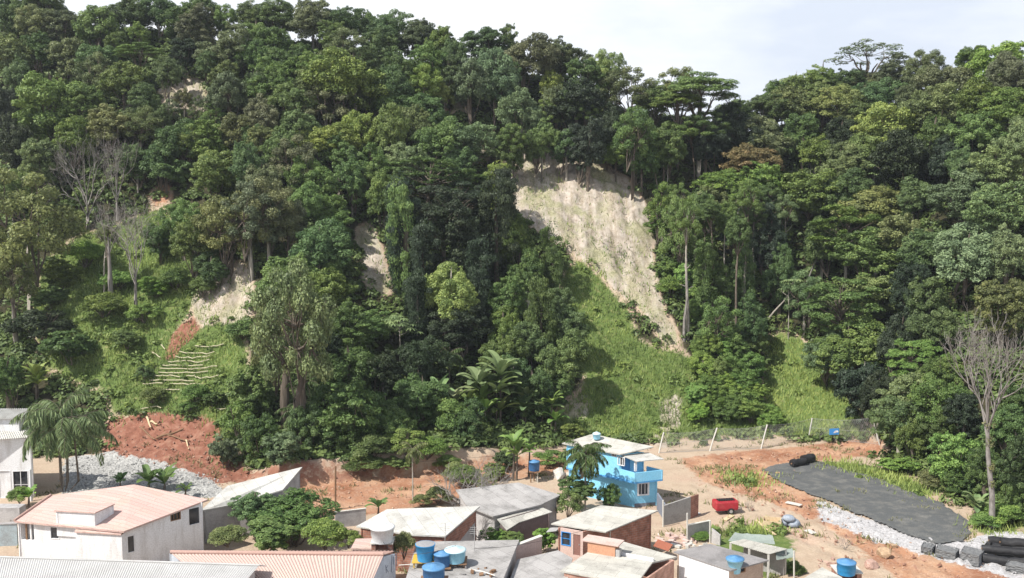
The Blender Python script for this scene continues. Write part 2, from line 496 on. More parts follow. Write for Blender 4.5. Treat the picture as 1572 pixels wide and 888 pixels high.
# ------------------------------------------------------------------ village: helpers
V3 = np.array
class MB:
    def __init__(self): self.v, self.f, self.s = [], [], []
    def poly(self, pts, smooth=False):
        n = len(self.v); self.v += [tuple(map(float, p)) for p in pts]; self.f.append(list(range(n, n + len(pts)))); self.s.append(smooth)
    def faces(self, V, F, smooth=False):
        n = len(self.v); self.v += [tuple(map(float, p)) for p in V]
        self.f += [[i + n for i in q] for q in F]; self.s += [smooth] * len(F)
    def slab(self, top, th, drop=None):
        """a flat or folded plate: top ring of points (counter-clockwise seen from above), thickness th downwards"""
        n = len(top); top = [V3(p, float) for p in top]
        bot = [p - V3([0, 0, th]) for p in top]
        self.faces(top + bot, [list(range(n)), list(range(2 * n - 1, n - 1, -1))] + [[i, i + n, (i + 1) % n + n, (i + 1) % n] for i in range(n)])
    def box(self, o, a, b, c):
        """parallelepiped from corner o with edge vectors a, b, c"""
        o, a, b, c = (V3(q, float) for q in (o, a, b, c))
        V = [o, o + a, o + a + b, o + b, o + c, o + a + c, o + a + b + c, o + b + c]
        self.faces(V, [(0, 3, 2, 1), (4, 5, 6, 7), (0, 1, 5, 4), (1, 2, 6, 5), (2, 3, 7, 6), (3, 0, 4, 7)])
    def tube(self, pts, r, sides=8, cap=True, smooth=True):
        b = NB(); b.tube(pts, r, sides)
        V, F = np.concatenate(b.v[:1]), b.f[0]
        self.faces(V, [list(q) for q in F], smooth)
        if cap:
            self.faces(V[-sides:], [list(range(sides))]); self.faces(V[:sides], [list(range(sides - 1, -1, -1))])
    def lathe(self, c, prof, seg=20, smooth=True):
        c = V3(c, float); th = np.arange(seg) * 2 * math.pi / seg
        V = [c + V3([r * math.cos(t), r * math.sin(t), z]) for r, z in prof for t in th]
        F = [(i * seg + j, i * seg + (j + 1) % seg, (i + 1) * seg + (j + 1) % seg, (i + 1) * seg + j) for i in range(len(prof) - 1) for j in range(seg)]
        self.faces(V, F, smooth)
        if prof[0][0] > 0.01: self.faces(V[:seg], [list(range(seg - 1, -1, -1))])
        if prof[-1][0] > 0.01: self.faces(V[-seg:], [list(range(seg))])
    def wall(self, P, Q, zb, zP, zQ, th=0.15, holes=()):
        """upright wall P->Q (xy), outward to the right of P->Q, sloping top, real openings (s0, s1, z0, z1)"""
        P, Q = V3(P[:2], float), V3(Q[:2], float); Ln = np.hypot(*(Q - P)); d = (Q - P) / Ln; n = V3([d[1], -d[0]])
        S = sorted({0.0, Ln, *[max(0, min(Ln, h[i])) for h in holes for i in (0, 1)]})
        Z = sorted({zb, *[h[i] for h in holes for i in (2, 3)]}) + [None]
        top = lambda s: zP + (zQ - zP) * s / Ln
        def pt(s, z, o): 
            q = P + d * s - n * (th if o else 0); return (q[0], q[1], top(s) if z is None else min(z, top(s) - 0.02))
        solid = {}
        for i in range(len(S) - 1):
            for j in range(len(Z) - 1):
                sm = (S[i] + S[i + 1]) / 2; z1 = Z[j + 1] if Z[j + 1] is not None else Z[j] + 1; zm = (Z[j] + z1) / 2 if Z[j + 1] is not None else Z[j] + 0.001
                solid[i, j] = not any(h[0] - 1e-6 < sm < h[1] + 1e-6 and h[2] - 1e-6 < zm < h[3] - 1e-6 for h in holes)
        for (i, j), ok in solid.items():
            if not ok: continue
            s0, s1, z0, z1 = S[i], S[i + 1], Z[j], Z[j + 1]
            self.poly([pt(s0, z0, 0), pt(s1, z0, 0), pt(s1, z1, 0), pt(s0, z1, 0)])
            self.poly([pt(s1, z0, 1), pt(s0, z0, 1), pt(s0, z1, 1), pt(s1, z1, 1)])
            if not solid.get((i + 1, j)): self.poly([pt(s1, z0, 0), pt(s1, z0, 1), pt(s1, z1, 1), pt(s1, z1, 0)])
            if not solid.get((i - 1, j)): self.poly([pt(s0, z0, 1), pt(s0, z0, 0), pt(s0, z1, 0), pt(s0, z1, 1)])
            if not solid.get((i, j + 1)): self.poly([pt(s0, z1, 0), pt(s1, z1, 0), pt(s1, z1, 1), pt(s0, z1, 1)])
            if not solid.get((i, j - 1)): self.poly([pt(s0, z0, 1), pt(s1, z0, 1), pt(s1, z0, 0), pt(s0, z0, 0)])
    def corr(self, p00, p10, p11, p01, waves, amp=0.03, th=0.02):
        """corrugated sheet, furrows running p00->p01"""
        p00, p10, p11, p01 = (V3(q, float) for q in (p00, p10, p11, p01))
        n = np.cross(p10 - p00, p01 - p00); n /= np.linalg.norm(n); n = n if n[2] > 0 else -n
        m = waves * 4; V = []
        for k in range(m + 1):
            t = k / m; w = amp * math.sin(t * waves * 2 * math.pi)
            for q in (p00 + (p10 - p00) * t, p01 + (p11 - p01) * t): V += [q + n * w, q + n * (w - th)]
        F = []
        for k in range(m):
            a, b = 4 * k, 4 * k + 4
            F += [(a, b, b + 2, a + 2), (a + 1, a + 3, b + 3, b + 1), (a, a + 1, b + 1, b), (a + 2, b + 2, b + 3, a + 3)]
        F += [(0, 2, 3, 1), (4 * m, 4 * m + 1, 4 * m + 3, 4 * m + 2)]
        self.faces(V, F)
    def build(self, name, m, parent=None, org=None):
        V = np.array(self.v, float)
        o3 = V3(parent.location if parent and org is None else (org if org is not None else (0, 0, 0)), float)
        # for a sub-part the parents' offsets are already world offsets: only the root carries a location
        root = parent
        while root is not None and root.parent is not None: root = root.parent
        if root is not None: o3 = V3(root.location, float)
        me = bpy.data.meshes.new(name)
        me.from_pydata([tuple(q) for q in V - o3], [], self.f)
        uv = me.uv_layers.new(name='UVMap')
        for p in me.polygons:
            n = np.array(p.normal)
            if abs(n[2]) > 0.85: t, b = V3([1, 0, 0]), V3([0, 1, 0])
            else:
                t = np.cross([0, 0, 1], n); t /= np.linalg.norm(t); b = np.cross(n, t)
            for li in p.loop_indices:
                w = V[me.loops[li].vertex_index]
                uv.data[li].uv = (w @ t, w @ b)
        me.polygons.foreach_set('use_smooth', self.s)
        me.materials.append(m)
        o = link(name, me, parent)
        if root is None and org is not None: o.location = tuple(o3)
        return o
def on_wall(P, Q, px, py):
    P, Q = V3(P[:2], float), V3(Q[:2], float); Ln = np.hypot(*(Q - P)); d = (Q - P) / Ln; n = V3([d[1], -d[0]])
    r = ray(px, py); t = (P @ n) / (r[:2] @ n)
    return float((r[:2] * t - P) @ d), float(CAMZ + r[2] * t)
def hole(P, Q, x0, y0, x1, y1):
    """opening of wall P->Q seen between two pixels (left top, right bottom)"""
    s0, _ = on_wall(P, Q, x0, (y0 + y1) / 2); s1, _ = on_wall(P, Q, x1, (y0 + y1) / 2)
    _, z1 = on_wall(P, Q, (x0 + x1) / 2, y0); _, z0 = on_wall(P, Q, (x0 + x1) / 2, y1)
    return (s0, s1, z0, z1)
def window(P, Q, h, root, frame_m, bars=1, rail=0, name='window', depth=0.10, fw=0.06, pane_m=None):
    P, Q = V3(P[:2], float), V3(Q[:2], float); d = (Q - P) / np.hypot(*(Q - P)); n = V3([d[1], -d[0]])
    s0, s1, z0, z1 = h
    def B(mb, a, b, c, e, o0, o1):
        q = P + d * a - n * o1
        mb.box((q[0], q[1], c), (*(d * (b - a)), 0), (*(n * (o1 - o0)), 0), (0, 0, e - c))
    m = MB(); o0, o1 = -0.03, depth
    B(m, s0 - fw * 0.4, s0 + fw, z0, z1, o0, o1); B(m, s1 - fw, s1 + fw * 0.4, z0, z1, o0, o1)
    B(m, s0 + fw, s1 - fw, z0, z0 + fw, o0, o1); B(m, s0 + fw, s1 - fw, z1 - fw, z1, o0, o1)
    for k in range(bars):
        s = s0 + (s1 - s0) * (k + 1) / (bars + 1); B(m, s - 0.03, s + 0.03, z0 + fw, z1 - fw, 0.02, 0.06)
    for k in range(rail):
        z = z0 + (z1 - z0) * (k + 1) / (rail + 1); B(m, s0 + fw, s1 - fw, z - 0.02, z + 0.02, 0.021, 0.059)
    w = m.build(name, frame_m, root)
    p = MB(); B(p, s0 + fw * 0.5, s1 - fw * 0.5, z0 + fw * 0.5, z1 - fw * 0.5, 0.07, 0.085)
    p.build('pane', pane_m or M['glass'], w)
    return w
def brick_material(name, c1, c2, mort):
    m, nt, b = mat(name)
    uv = node(nt, 'ShaderNodeUVMap', uv_map='UVMap')
    br = node(nt, 'ShaderNodeTexBrick', {'Color1': (*c1, 1), 'Color2': (*c2, 1), 'Mortar': (*mort, 1), 'Scale': 1.0, 'Mortar Size': 0.012, 'Brick Width': 0.39, 'Row Height': 0.20, 'Bias': -0.1})
    nt.links.new(uv.outputs[0], br.inputs['Vector'])
    n = node(nt, 'ShaderNodeTexNoise', {'Scale': 1.6, 'Detail': 6})
    nt.links.new(uv.outputs[0], n.inputs['Vector'])
    r = ramp(nt, [(0.3, (0.55, 0.52, 0.5)), (0.65, (1.1, 1.08, 1.05))])
    nt.links.new(n.outputs['Fac'], r.inputs[0])
    x = node(nt, 'ShaderNodeMix', data_type='RGBA', blend_type='MULTIPLY'); x.inputs[0].default_value = 1
    nt.links.new(br.outputs['Color'], x.inputs[6]); nt.links.new(r.outputs[0], x.inputs[7])
    nt.links.new(x.outputs[2], b.inputs['Base Color']); b.inputs['Roughness'].default_value = 0.9
    bp = node(nt, 'ShaderNodeBump', {'Strength': 0.5, 'Distance': 0.02})
    nt.links.new(br.outputs['Fac'], bp.inputs['Height']); bp.invert = True; nt.links.new(bp.outputs[0], b.inputs['Normal'])
    return m
def worn(name, base, stain, sc=0.7, amt=0.7, rough=0.85, streak=(1, 1), spec=0.2, fine=0.12, seams=None):
    """plaster, paint or sheeting with blotchy stains and run-off streaks of its own"""
    m, nt, b = mat(name)
    uv = node(nt, 'ShaderNodeUVMap', uv_map='UVMap')
    mp = node(nt, 'ShaderNodeMapping'); mp.inputs['Scale'].default_value = (streak[0], streak[1], 1)
    nt.links.new(uv.outputs[0], mp.inputs[0])
    n = node(nt, 'ShaderNodeTexNoise', {'Scale': sc, 'Detail': 9, 'Roughness': 0.68}); nt.links.new(mp.outputs[0], n.inputs['Vector'])
    n2 = node(nt, 'ShaderNodeTexNoise', {'Scale': 9.0, 'Detail': 3}); nt.links.new(uv.outputs[0], n2.inputs['Vector'])
    r = ramp(nt, [(0.46, (0, 0, 0)), (0.72, (amt,) * 3)]); nt.links.new(n.outputs['Fac'], r.inputs[0])
    x = node(nt, 'ShaderNodeMix', data_type='RGBA'); x.inputs[6].default_value = (*base, 1); x.inputs[7].default_value = (*stain, 1)
    nt.links.new(r.outputs[0], x.inputs[0])
    f = node(nt, 'ShaderNodeMapRange', {'From Min': 0.3, 'From Max': 0.7, 'To Min': 1 - fine, 'To Max': 1 + fine}); nt.links.new(n2.outputs['Fac'], f.inputs['Value'])
    y = node(nt, 'ShaderNodeMix', data_type='RGBA', blend_type='MULTIPLY'); y.inputs[0].default_value = 1
    nt.links.new(x.outputs[2], y.inputs[6]); nt.links.new(f.outputs[0], y.inputs[7])
    out = y.outputs[2]
    if seams:                                                               # sheet joints and odd replaced sheets
        mr = node(nt, 'ShaderNodeMapping'); mr.inputs['Rotation'].default_value = (0, 0, seams[2]); nt.links.new(uv.outputs[0], mr.inputs[0])
        br = node(nt, 'ShaderNodeTexBrick', {'Color1': (1.06, 1.06, 1.06, 1), 'Color2': (0.88, 0.88, 0.87, 1), 'Mortar': (0.55, 0.54, 0.53, 1), 'Scale': 1.0, 'Mortar Size': 0.018, 'Brick Width': seams[0], 'Row Height': seams[1]}); nt.links.new(mr.outputs[0], br.inputs['Vector'])
        z = node(nt, 'ShaderNodeMix', data_type='RGBA', blend_type='MULTIPLY'); z.inputs[0].default_value = 0.8; nt.links.new(out, z.inputs[6]); nt.links.new(br.outputs['Color'], z.inputs[7]); out = z.outputs[2]
    nt.links.new(out, b.inputs['Base Color'])
    b.inputs['Roughness'].default_value = rough; b.inputs['Specular IOR Level'].default_value = spec
    return m
M = {
 'white': worn('white_plaster', (0.73, 0.74, 0.76), (0.44, 0.42, 0.40), 0.9, 0.7, streak=(1.6, 0.35)),
 'greywall': worn('grey_plaster', (0.42, 0.41, 0.41), (0.20, 0.19, 0.19), 0.9, 0.8),
 'block': worn('concrete_block', (0.34, 0.33, 0.32), (0.18, 0.17, 0.16), 1.2, 0.8),
 'blue': worn('blue_paint', (0.23, 0.57, 0.80), (0.32, 0.62, 0.80), 1.0, 0.5, 0.7),
 'bluedark': worn('deep_blue_paint', (0.09, 0.31, 0.60), (0.13, 0.36, 0.62), 1.0, 0.5, 0.7),
 'bluetrim': worn('blue_grey_plaster', (0.20, 0.22, 0.27), (0.12, 0.12, 0.14), 1.0, 0.6),
 'brick': brick_material('brick', (0.36, 0.17, 0.12), (0.29, 0.125, 0.09), (0.33, 0.29, 0.26)),
 'brickpink': brick_material('pale_brick', (0.47, 0.27, 0.21), (0.40, 0.22, 0.17), (0.42, 0.36, 0.32)),
 'pinkplaster': worn('pink_plaster', (0.55, 0.42, 0.38), (0.40, 0.27, 0.22), 1.2, 0.6),
 'paleroof': worn('pale_roof', (0.47, 0.46, 0.42), (0.26, 0.25, 0.23), 0.6, 0.85, 0.8, seams=(2.4, 1.0, 0.45)),
 'whiteroof': worn('white_roof', (0.49, 0.49, 0.47), (0.30, 0.285, 0.26), 0.6, 0.85, 0.75, seams=(2.4, 1.05, 1.1)),
 'greyroof': worn('grey_roof', (0.36, 0.35, 0.345), (0.16, 0.155, 0.15), 0.6, 0.85, 0.85, seams=(2.2, 1.1, 0.9)),
 'darkroof': worn('dark_roof', (0.26, 0.25, 0.25), (0.12, 0.115, 0.115), 0.6, 0.8, 0.85),
 'pinkroof': worn('pink_roof', (0.54, 0.375, 0.34), (0.47, 0.39, 0.32), 0.5, 0.85, 0.8, fine=0.14, seams=(5.0, 0.42, 0.35)),
 'pinktile': worn('pink_tile', (0.47, 0.35, 0.315), (0.46, 0.405, 0.345), 0.45, 0.9, 0.8),
 'broadgrey': worn('broad_grey_roof', (0.46, 0.46, 0.455), (0.32, 0.315, 0.31), 0.35, 0.8, 0.85),
 'redtile': worn('red_ridge_tile', (0.42, 0.275, 0.235), (0.38, 0.30, 0.26), 1.0, 0.6),
 'tank': worn('blue_plastic', (0.03, 0.13, 0.33), (0.07, 0.19, 0.38), 1.5, 0.5, 0.45, spec=0.4),
 'tanklid': worn('blue_plastic_lid', (0.08, 0.22, 0.42), (0.17, 0.30, 0.46), 1.5, 0.6, 0.5, spec=0.4),
 'tankbright': worn('bright_blue_plastic', (0.03, 0.25, 0.53), (0.08, 0.32, 0.56), 1.5, 0.5, 0.45, spec=0.4),
 'tanklight': worn('pale_blue_plastic', (0.24, 0.52, 0.68), (0.36, 0.60, 0.72), 1.5, 0.5, 0.45, spec=0.4),
 'tanklightlid': worn('pale_blue_lid', (0.50, 0.68, 0.74), (0.62, 0.72, 0.74), 1.5, 0.5, 0.5, spec=0.4),
 'tankwhite': worn('white_fibre_tank', (0.68, 0.70, 0.71), (0.50, 0.50, 0.48), 1.0, 0.5, 0.6),
 'water': worn('grey_lid', (0.30, 0.30, 0.31), (0.20, 0.20, 0.22), 1.5, 0.6, 0.5),
 'wood': worn('weathered_wood', (0.23, 0.14, 0.085), (0.12, 0.07, 0.045), 2.0, 0.8),
 'palewood': worn('pale_wood', (0.58, 0.46, 0.30), (0.42, 0.30, 0.18), 2.0, 0.7),
 'dark': worn('dark_void', (0.022, 0.020, 0.020), (0.04, 0.035, 0.03), 2.0, 0.6),
 'metal': worn('galvanised_metal', (0.36, 0.36, 0.36), (0.24, 0.22, 0.20), 2.0, 0.6, 0.5, spec=0.5),
 'pipe': worn('white_pipe', (0.62, 0.61, 0.58), (0.45, 0.42, 0.38), 2.0, 0.6, 0.6),
 'concrete': worn('pale_concrete', (0.55, 0.54, 0.50), (0.36, 0.35, 0.32), 1.5, 0.7),
 'blacksheet': worn('black_geotextile', (0.095, 0.100, 0.102), (0.19, 0.185, 0.17), 0.8, 0.85, 0.85, fine=0.25),
 'blackroll': worn('black_plastic_roll', (0.018, 0.018, 0.020), (0.05, 0.05, 0.05), 1.5, 0.7, 0.5, spec=0.4),
 'gabion': worn('dark_grey_gabion', (0.13, 0.135, 0.14), (0.26, 0.26, 0.26), 5.0, 0.8),
 'red': worn('red_paint', (0.36, 0.022, 0.035), (0.40, 0.09, 0.08), 2.0, 0.7, 0.6, spec=0.35),
 'tyre': worn('rubber', (0.025, 0.025, 0.025), (0.06, 0.05, 0.045), 3, 0.6),
 'log': worn('pale_erosion_log', (0.46, 0.42, 0.30), (0.32, 0.29, 0.19), 1.0, 0.7),
 'rock': worn('ochre_rock', (0.40, 0.29, 0.19), (0.22, 0.15, 0.10), 2.5, 0.9, fine=0.3),
 'pinkrock': worn('pink_rock', (0.42, 0.28, 0.23), (0.26, 0.16, 0.13), 2.2, 0.8, fine=0.25),
 'bag': worn('grey_blue_bag', (0.24, 0.28, 0.34), (0.45, 0.48, 0.52), 2.5, 0.8, 0.6),
 'mesh': worn('green_grey_netting', (0.23, 0.27, 0.25), (0.32, 0.36, 0.33), 1.0, 0.6),
 'signblue': worn('blue_sign_paint', (0.05, 0.24, 0.58), (0.08, 0.28, 0.6), 1.0, 0.4, 0.5),
}
def glass_material():
    m, nt, b = mat('dark_glass')
    n = node(nt, 'ShaderNodeTexNoise', {'Scale': 1.3, 'Detail': 3})
    r = ramp(nt, [(0.35, (0.012, 0.013, 0.016)), (0.7, (0.06, 0.065, 0.075))])
    tc = node(nt, 'ShaderNodeTexCoord'); nt.links.new(tc.outputs['Object'], n.inputs['Vector'])
    nt.links.new(n.outputs['Fac'], r.inputs[0]); nt.links.new(r.outputs[0], b.inputs['Base Color'])
    b.inputs['Roughness'].default_value = 0.12
    return m
M['glass'] = glass_material()
def thing(name, label, cat, loc, group=None):
    o = empty(name, tuple(map(float, loc))); return tag(o, label, cat, group)
def walls_of(pts, tops, holes, zb=0.0, th=0.15):
    """closed ring of walls; holes: {index: [openings]}"""
    m = MB(); n = len(pts)
    for i in range(n): m.wall(pts[i], pts[(i + 1) % n], zb, tops[i], tops[(i + 1) % n], th, holes.get(i, ()))
    return m
def inner_box(pts, tops, zb=0.02):
    pass

# ------------------------------------------------------------------ white house with the pink roof
def white_house():
    A, B, C = at(27, 800, 4.0), at(190, 814, 3.75), at(311, 771, 4.5)
    D = A + (C - B); D[2] = 4.4
    K1 = B + (C - B) * 0.27; K2 = K1 + (A - B) * -0.03
    r = thing('white_house', 'white plastered house with pink roof and raised roof block beside the palm', 'house', (*((A + C) / 2)[:2], 0))
    hA = [hole(A, B, 32, 800, 52, 829), hole(A, B, 77, 809, 91, 828), hole(A, B, 96, 810, 119, 823)]
    hB = [hole(B, C, 195, 822, 207, 849), hole(B, C, 262, 786, 277, 799), hole(B, C, 289, 779, 307, 806)]
    m = walls_of([A, B, C, D], [4.0, 3.75, 4.5, 4.4], {0: hA, 1: hB})
    m.build('walls', M['white'], r)
    window(A, B, hA[1], r, M['white'], 0)
    window(B, C, hB[0], r, M['white'], 0); window(B, C, hB[1], r, M['wood'], 2); window(B, C, hB[2], r, M['white'], 0)
    # blind recess and veranda with its posts
    d = (B - A)[:2] / np.hypot(*(B - A)[:2]); n = V3([d[1], -d[0]])
    q = MB(); s0, s1, z0, z1 = hA[2]; p = A[:2] + d * s0 - n * 0.13
    q.box((p[0], p[1], z0), (*(d * (s1 - s0)), 0), (*(n * 0.05), 0), (0, 0, z1 - z0)); q.build('recess_panel', M['white'], r)
    q = MB(); s0, s1, z0, z1 = hA[0]; p = A[:2] + d * s0 - n * 0.9
    q.box((p[0], p[1], 0.3), (*(d * (s1 - s0 + 0.4)), 0), (*(n * 0.05), 0), (0, 0, 3.5)); q.build('veranda_back', M['wood'], r)
    for k in range(2):
        q = MB(); p = A[:2] + d * (s0 + (s1 - s0) * (0.33 + 0.34 * k)) - n * 0.12
        q.box((p[0], p[1], z0), (*(d * 0.14), 0), (*(n * 0.1), 0), (0, 0, z1 - z0)); q.build('post', M['wood' if k == 0 else 'white'], r)
    # roof: front plane, right plane and left plane meeting at one high point
    a, b, c, e = at(22, 800, 4.08), at(190, 816, 3.84), at(319, 767, 4.6), at(78, 761, 4.75)
    pk = at(206, 744, 5.5); bk = (c + e) / 2 + V3([0, 4.5, -0.8])
    t = MB()
    th = V3([0, 0, 0.14])
    V = [a, b, c, pk, e, bk]; n_ = len(V)
    ring = [0, 1, 2, 5, 4]
    F = [(0, 1, 3), (1, 2, 3), (0, 3, 4), (2, 5, 3), (5, 4, 3)]
    t.faces([*V, *[v - th for v in V]], [list(f) for f in F] + [[i + n_ for i in f[::-1]] for f in F] + [[ring[i], ring[i] + n_, ring[(i + 1) % 5] + n_, ring[(i + 1) % 5]] for i in range(5)])
    t.build('roof', M['pinkroof'], r)
    g = MB(); g.tube([at(22, 799, 4.14), at(78, 760, 4.82)], 0.10, 6); g.build('verge_tile', M['redtile'], r)
    # raised block over the front
    s0, _ = on_wall(A, B, 88, 800); s1, _ = on_wall(A, B, 147, 800)
    P0 = A[:2] + d * s0 + n * 0.12; P1 = A[:2] + d * s1 + n * 0.12; dep = 1.9
    q = MB(); back = -n * dep + d * 0.5
    R4 = [P0, P1, P1 + back, P0 + back]
    for i in range(4): q.wall(R4[i], R4[(i + 1) % 4], 3.0 if i == 0 else 3.6, 5.05, 5.05, 0.14)
    blk = q.build('roof_block', M['white'], r)
    q = MB(); oh = 0.10
    q.slab([(*(P0 + n * oh - d * oh), 5.10), (*(P1 + n * oh + d * oh), 5.10), (*(P1 + back + d * oh), 5.22), (*(P0 + back - d * oh), 5.22)], 0.09); q.build('block_roof', M['pinkroof'], r)
    # lower front block
    s2, _ = on_wall(A, B, 121, 820); P2 = A[:2] + d * s2; P3 = B[:2] + d * 0.05
    q = MB(); q.slab([(*(P2 + n * 0.55), 3.62), (*(P3 + n * 0.50), 3.58), (*(P3 - n * 0.1), 3.98), (*(P2 - n * 0.1), 4.0)], 0.10); q.build('eave_slab', M['pinkroof'], r)
    q = MB(); R4 = [P2 + n * 0.42, P3 + n * 0.40, P3 - n * 0.05, P2 - n * 0.05]
    for i in (0, 1, 3): q.wall(R4[i], R4[(i + 1) % 4], 0, 3.5, 3.5, 0.12)
    q.build('front_block', M['white'], r)
white_house()

# ------------------------------------------------------------------ white house at the frame's edge beyond the palm
def edge_house():
    A, B = at(-95, 676, 6.0), at(48, 673, 6.0)
    C = B + V3([-3.3, 6.0, 0]); D = A + V3([-3.3, 6.0, 0])
    r = thing('edge_house', 'tall white house with light corrugated roof behind the palm', 'house', (*((A + C) / 2)[:2], 0))
    h = [hole(A, B, 20, 723, 44, 766), hole(A, B, -40, 723, 17, 766)]
    walls_of([A, B, C, D], [6.0] * 4, {0: h}).build('walls', M['white'], r)
    window(A, B, h[0], r, M['white'], 1, 1)
    window(A, B, h[1], r, M['white'], 2, pane_m=M['white'])
    q = MB(); p = at(46, 722, 3.0)
    q.tube([(p[0] + 0.2, p[1] - 0.4, 0), (p[0] + 0.2, p[1] - 0.4, 3.2)], 0.12, 8); q.build('pillar', M['white'], r)
    q = MB(); q.corr(at(-100, 681, 6.1), at(58, 671, 6.1), at(40, 643, 6.9), at(-100, 648, 6.9), 46, 0.045); q.build('roof', M['whiteroof'], r)
    q = MB(); d = V3([-6.0, 0, 0]); p = at(14, 668, 6.5) + V3([0, 2.0, 0])
    q.box((p[0], p[1], 6.3), d, (0, 2.2, 0), (0, 0, 1.35)); q.build('roof_room', M['white'], r)
    q = MB(); q.corr((p[0] - 6.2, p[1] - 0.3, 7.7), (p[0] + 0.3, p[1] - 0.3, 7.7), (p[0] + 0.2, p[1] + 2.5, 8.15), (p[0] - 6.2, p[1] + 2.5, 8.15), 30, 0.04); q.build('upper_roof', M['whiteroof'], r)
    q = MB(); w = at(30, 790, 0.9); q.box((w[0], w[1], 0), (-9, 0.3, 0), (0, 1.2, 0), (0, 0, 1.5)); q.build('plinth', M['greywall'], r)
    t = thing('boundary_wall', 'stained pale blue boundary wall below the tall white house', 'wall', (*at(0, 838, 0)[:2], 0))
    q = MB(); a, b = at(-80, 842, 0), at(27, 838, 0); q.wall(a, b, 0, 1.9, 1.9, 0.18); q.build('panel', worn('faded_blue_plaster', (0.36, 0.44, 0.48), (0.24, 0.24, 0.24), 0.9, 0.9), t)
    q = MB(); q.slab([(*(a[:2] + V3([0, -0.05])), 1.99), (*(b[:2] + V3([0.05, -0.05])), 1.99), (*(b[:2] + V3([0.05, 0.25])), 1.99), (*(a[:2] + V3([0, 0.25])), 1.99)], 0.08); q.build('coping', M['greywall'], t)
edge_house()

# ------------------------------------------------------------------ foreground roofs at the lower left
def roof_house(name, label, cat, ring, zb, wall_m, roof_m, th=0.12, over=0.3, wave=None, holes=None, roofname='roof', walls=True):
    """ring: [(px,py,z)] of the roof edge counter-clockwise seen from above; walls stand inside it"""
    pts = [at(*p) for p in ring]; c = sum(pts) / len(pts)
    r = thing(name, label, cat, (c[0], c[1], 0))
    if walls:
        ins, tp = [], []
        for p in pts:
            v = (c - p)[:2]; L_ = np.hypot(*v); q = p[:2] + v / L_ * over; ins.append(q); tp.append(p[2] - th - 0.03)
        hs = {}
        for k, lst in (holes or {}).items(): hs[k] = [hole(ins[k], ins[(k + 1) % len(ins)], *x) for x in lst]
        walls_of(ins, tp, hs, zb).build('walls', wall_m, r)
    else: ins, hs = pts, {}
    q = MB()
    if wave and len(pts) == 4: q.corr(*[pts[i] for i in wave[1]], wave[0], 0.022)
    else: q.slab(pts, th)
    q.build(roofname, roof_m, r)
    return r, ins, hs, pts
r, _, _, _ = roof_house('grey_roof_house', 'low house under a wide grey corrugated roof in front of the white house', 'house',
    [(-90, 950, 3.9), (345, 930, 3.9), (398, 868, 4.6), (-70, 853, 4.6)], 0, M['greywall'], M['broadgrey'], wave=(130, (3, 2, 1, 0)))
q = MB(); a, b = at(-70, 853, 4.64), at(399, 868, 4.64); q.tube([a, (a + b) / 2, b], 0.08, 6); q.build('ridge_cap', M['broadgrey'], r)
q = MB(); q.corr(at(-70, 853, 4.6), at(398, 868, 4.6), at(398, 868, 4.6) + V3([0.3, 0.8, -0.35]), at(-70, 853, 4.6) + V3([0, 1.0, -0.4]), 110, 0.03); q.build('rear_roof', M['broadgrey'], r)

def tile_house():
    a, b = at(262, 849, 4.3), at(589, 852, 4.3)                     # ridge
    lo, ro = at(352, 925, 3.0), at(566, 905, 3.0)
    r = thing('pink_tile_house', 'low house with long pink ribbed tile roof beside the grey roof', 'house', (*((a + b) / 2)[:2], 0))
    q = MB(); q.corr(a, b, ro, lo, 62, 0.03, 0.03); q.build('roof', M['pinktile'], r)
    bl, br = at(262, 849, 4.3) + V3([-0.5, 1.3, -0.30]), at(606, 846, 4.2)
    q = MB(); q.corr(a, b, br, bl, 62, 0.03, 0.03); q.build('rear_roof', M['redtile'], r)
    q = MB(); q.tube([a + V3([0, 0, 0.05]), (a + b) / 2 + V3([0, 0, 0.05]), b + V3([0, 0, 0.05])], 0.15, 8); q.build('ridge_tile', M['redtile'], r)
    P, Q = ro[:2] + V3([-0.10, 0]), at(607, 848, 4.15)[:2]; z0 = 2.85
    X = b[:2] + V3([0.02, 0.0])
    q = MB(); q.wall(P, X, 0, 2.9, 4.16, 0.15); q.wall(X, Q, 0, 4.16, 4.02, 0.15); q.wall(Q, bl[:2], 0, 3.9, 3.8, 0.15); q.wall(bl[:2], lo[:2] + V3([0.4, 0]), 0, 3.8, 2.9, 0.15); q.wall(lo[:2] + V3([0.4, 0.1]), P, 0, 2.9, 2.9, 0.15)
    q.build('walls', worn('bluish_white_plaster', (0.50, 0.54, 0.60), (0.34, 0.36, 0.40), 0.9, 0.6), r)
    # painted strokes on the gable wall
    q = MB(); d = (Q - P) / np.hypot(*(Q - P)); n = V3([d[1], -d[0]])
    d2 = (Q - X) / np.hypot(*(Q - X)); n2 = V3([d2[1], -d2[0]])
    def stroke(x0, y0, x1, y1, w=0.07):
        s0, zz0 = on_wall(X, Q, x0, y0); s1, zz1 = on_wall(X, Q, x1, y1)
        p0, p1 = X + d2 * s0 + n2 * 0.004, X + d2 * s1 + n2 * 0.004
        q.box((p0[0], p0[1], zz0), (p1[0] - p0[0], p1[1] - p0[1], zz1 - zz0), (*(d2 * w), 0), (*(n2 * 0.006), 0))
    for s in [(591.5, 868, 592.5, 880), (592.5, 873, 595, 868), (592.8, 874, 595.5, 879), (601, 853, 600, 879), (601, 880, 607.5, 874), (603, 855, 603.5, 867), (606, 851, 605.5, 865), (603.8, 868, 606.5, 864), (608, 850, 608, 870)]: stroke(*s)
    q.build('painted_lettering', M['bluetrim'], r)
tile_house()

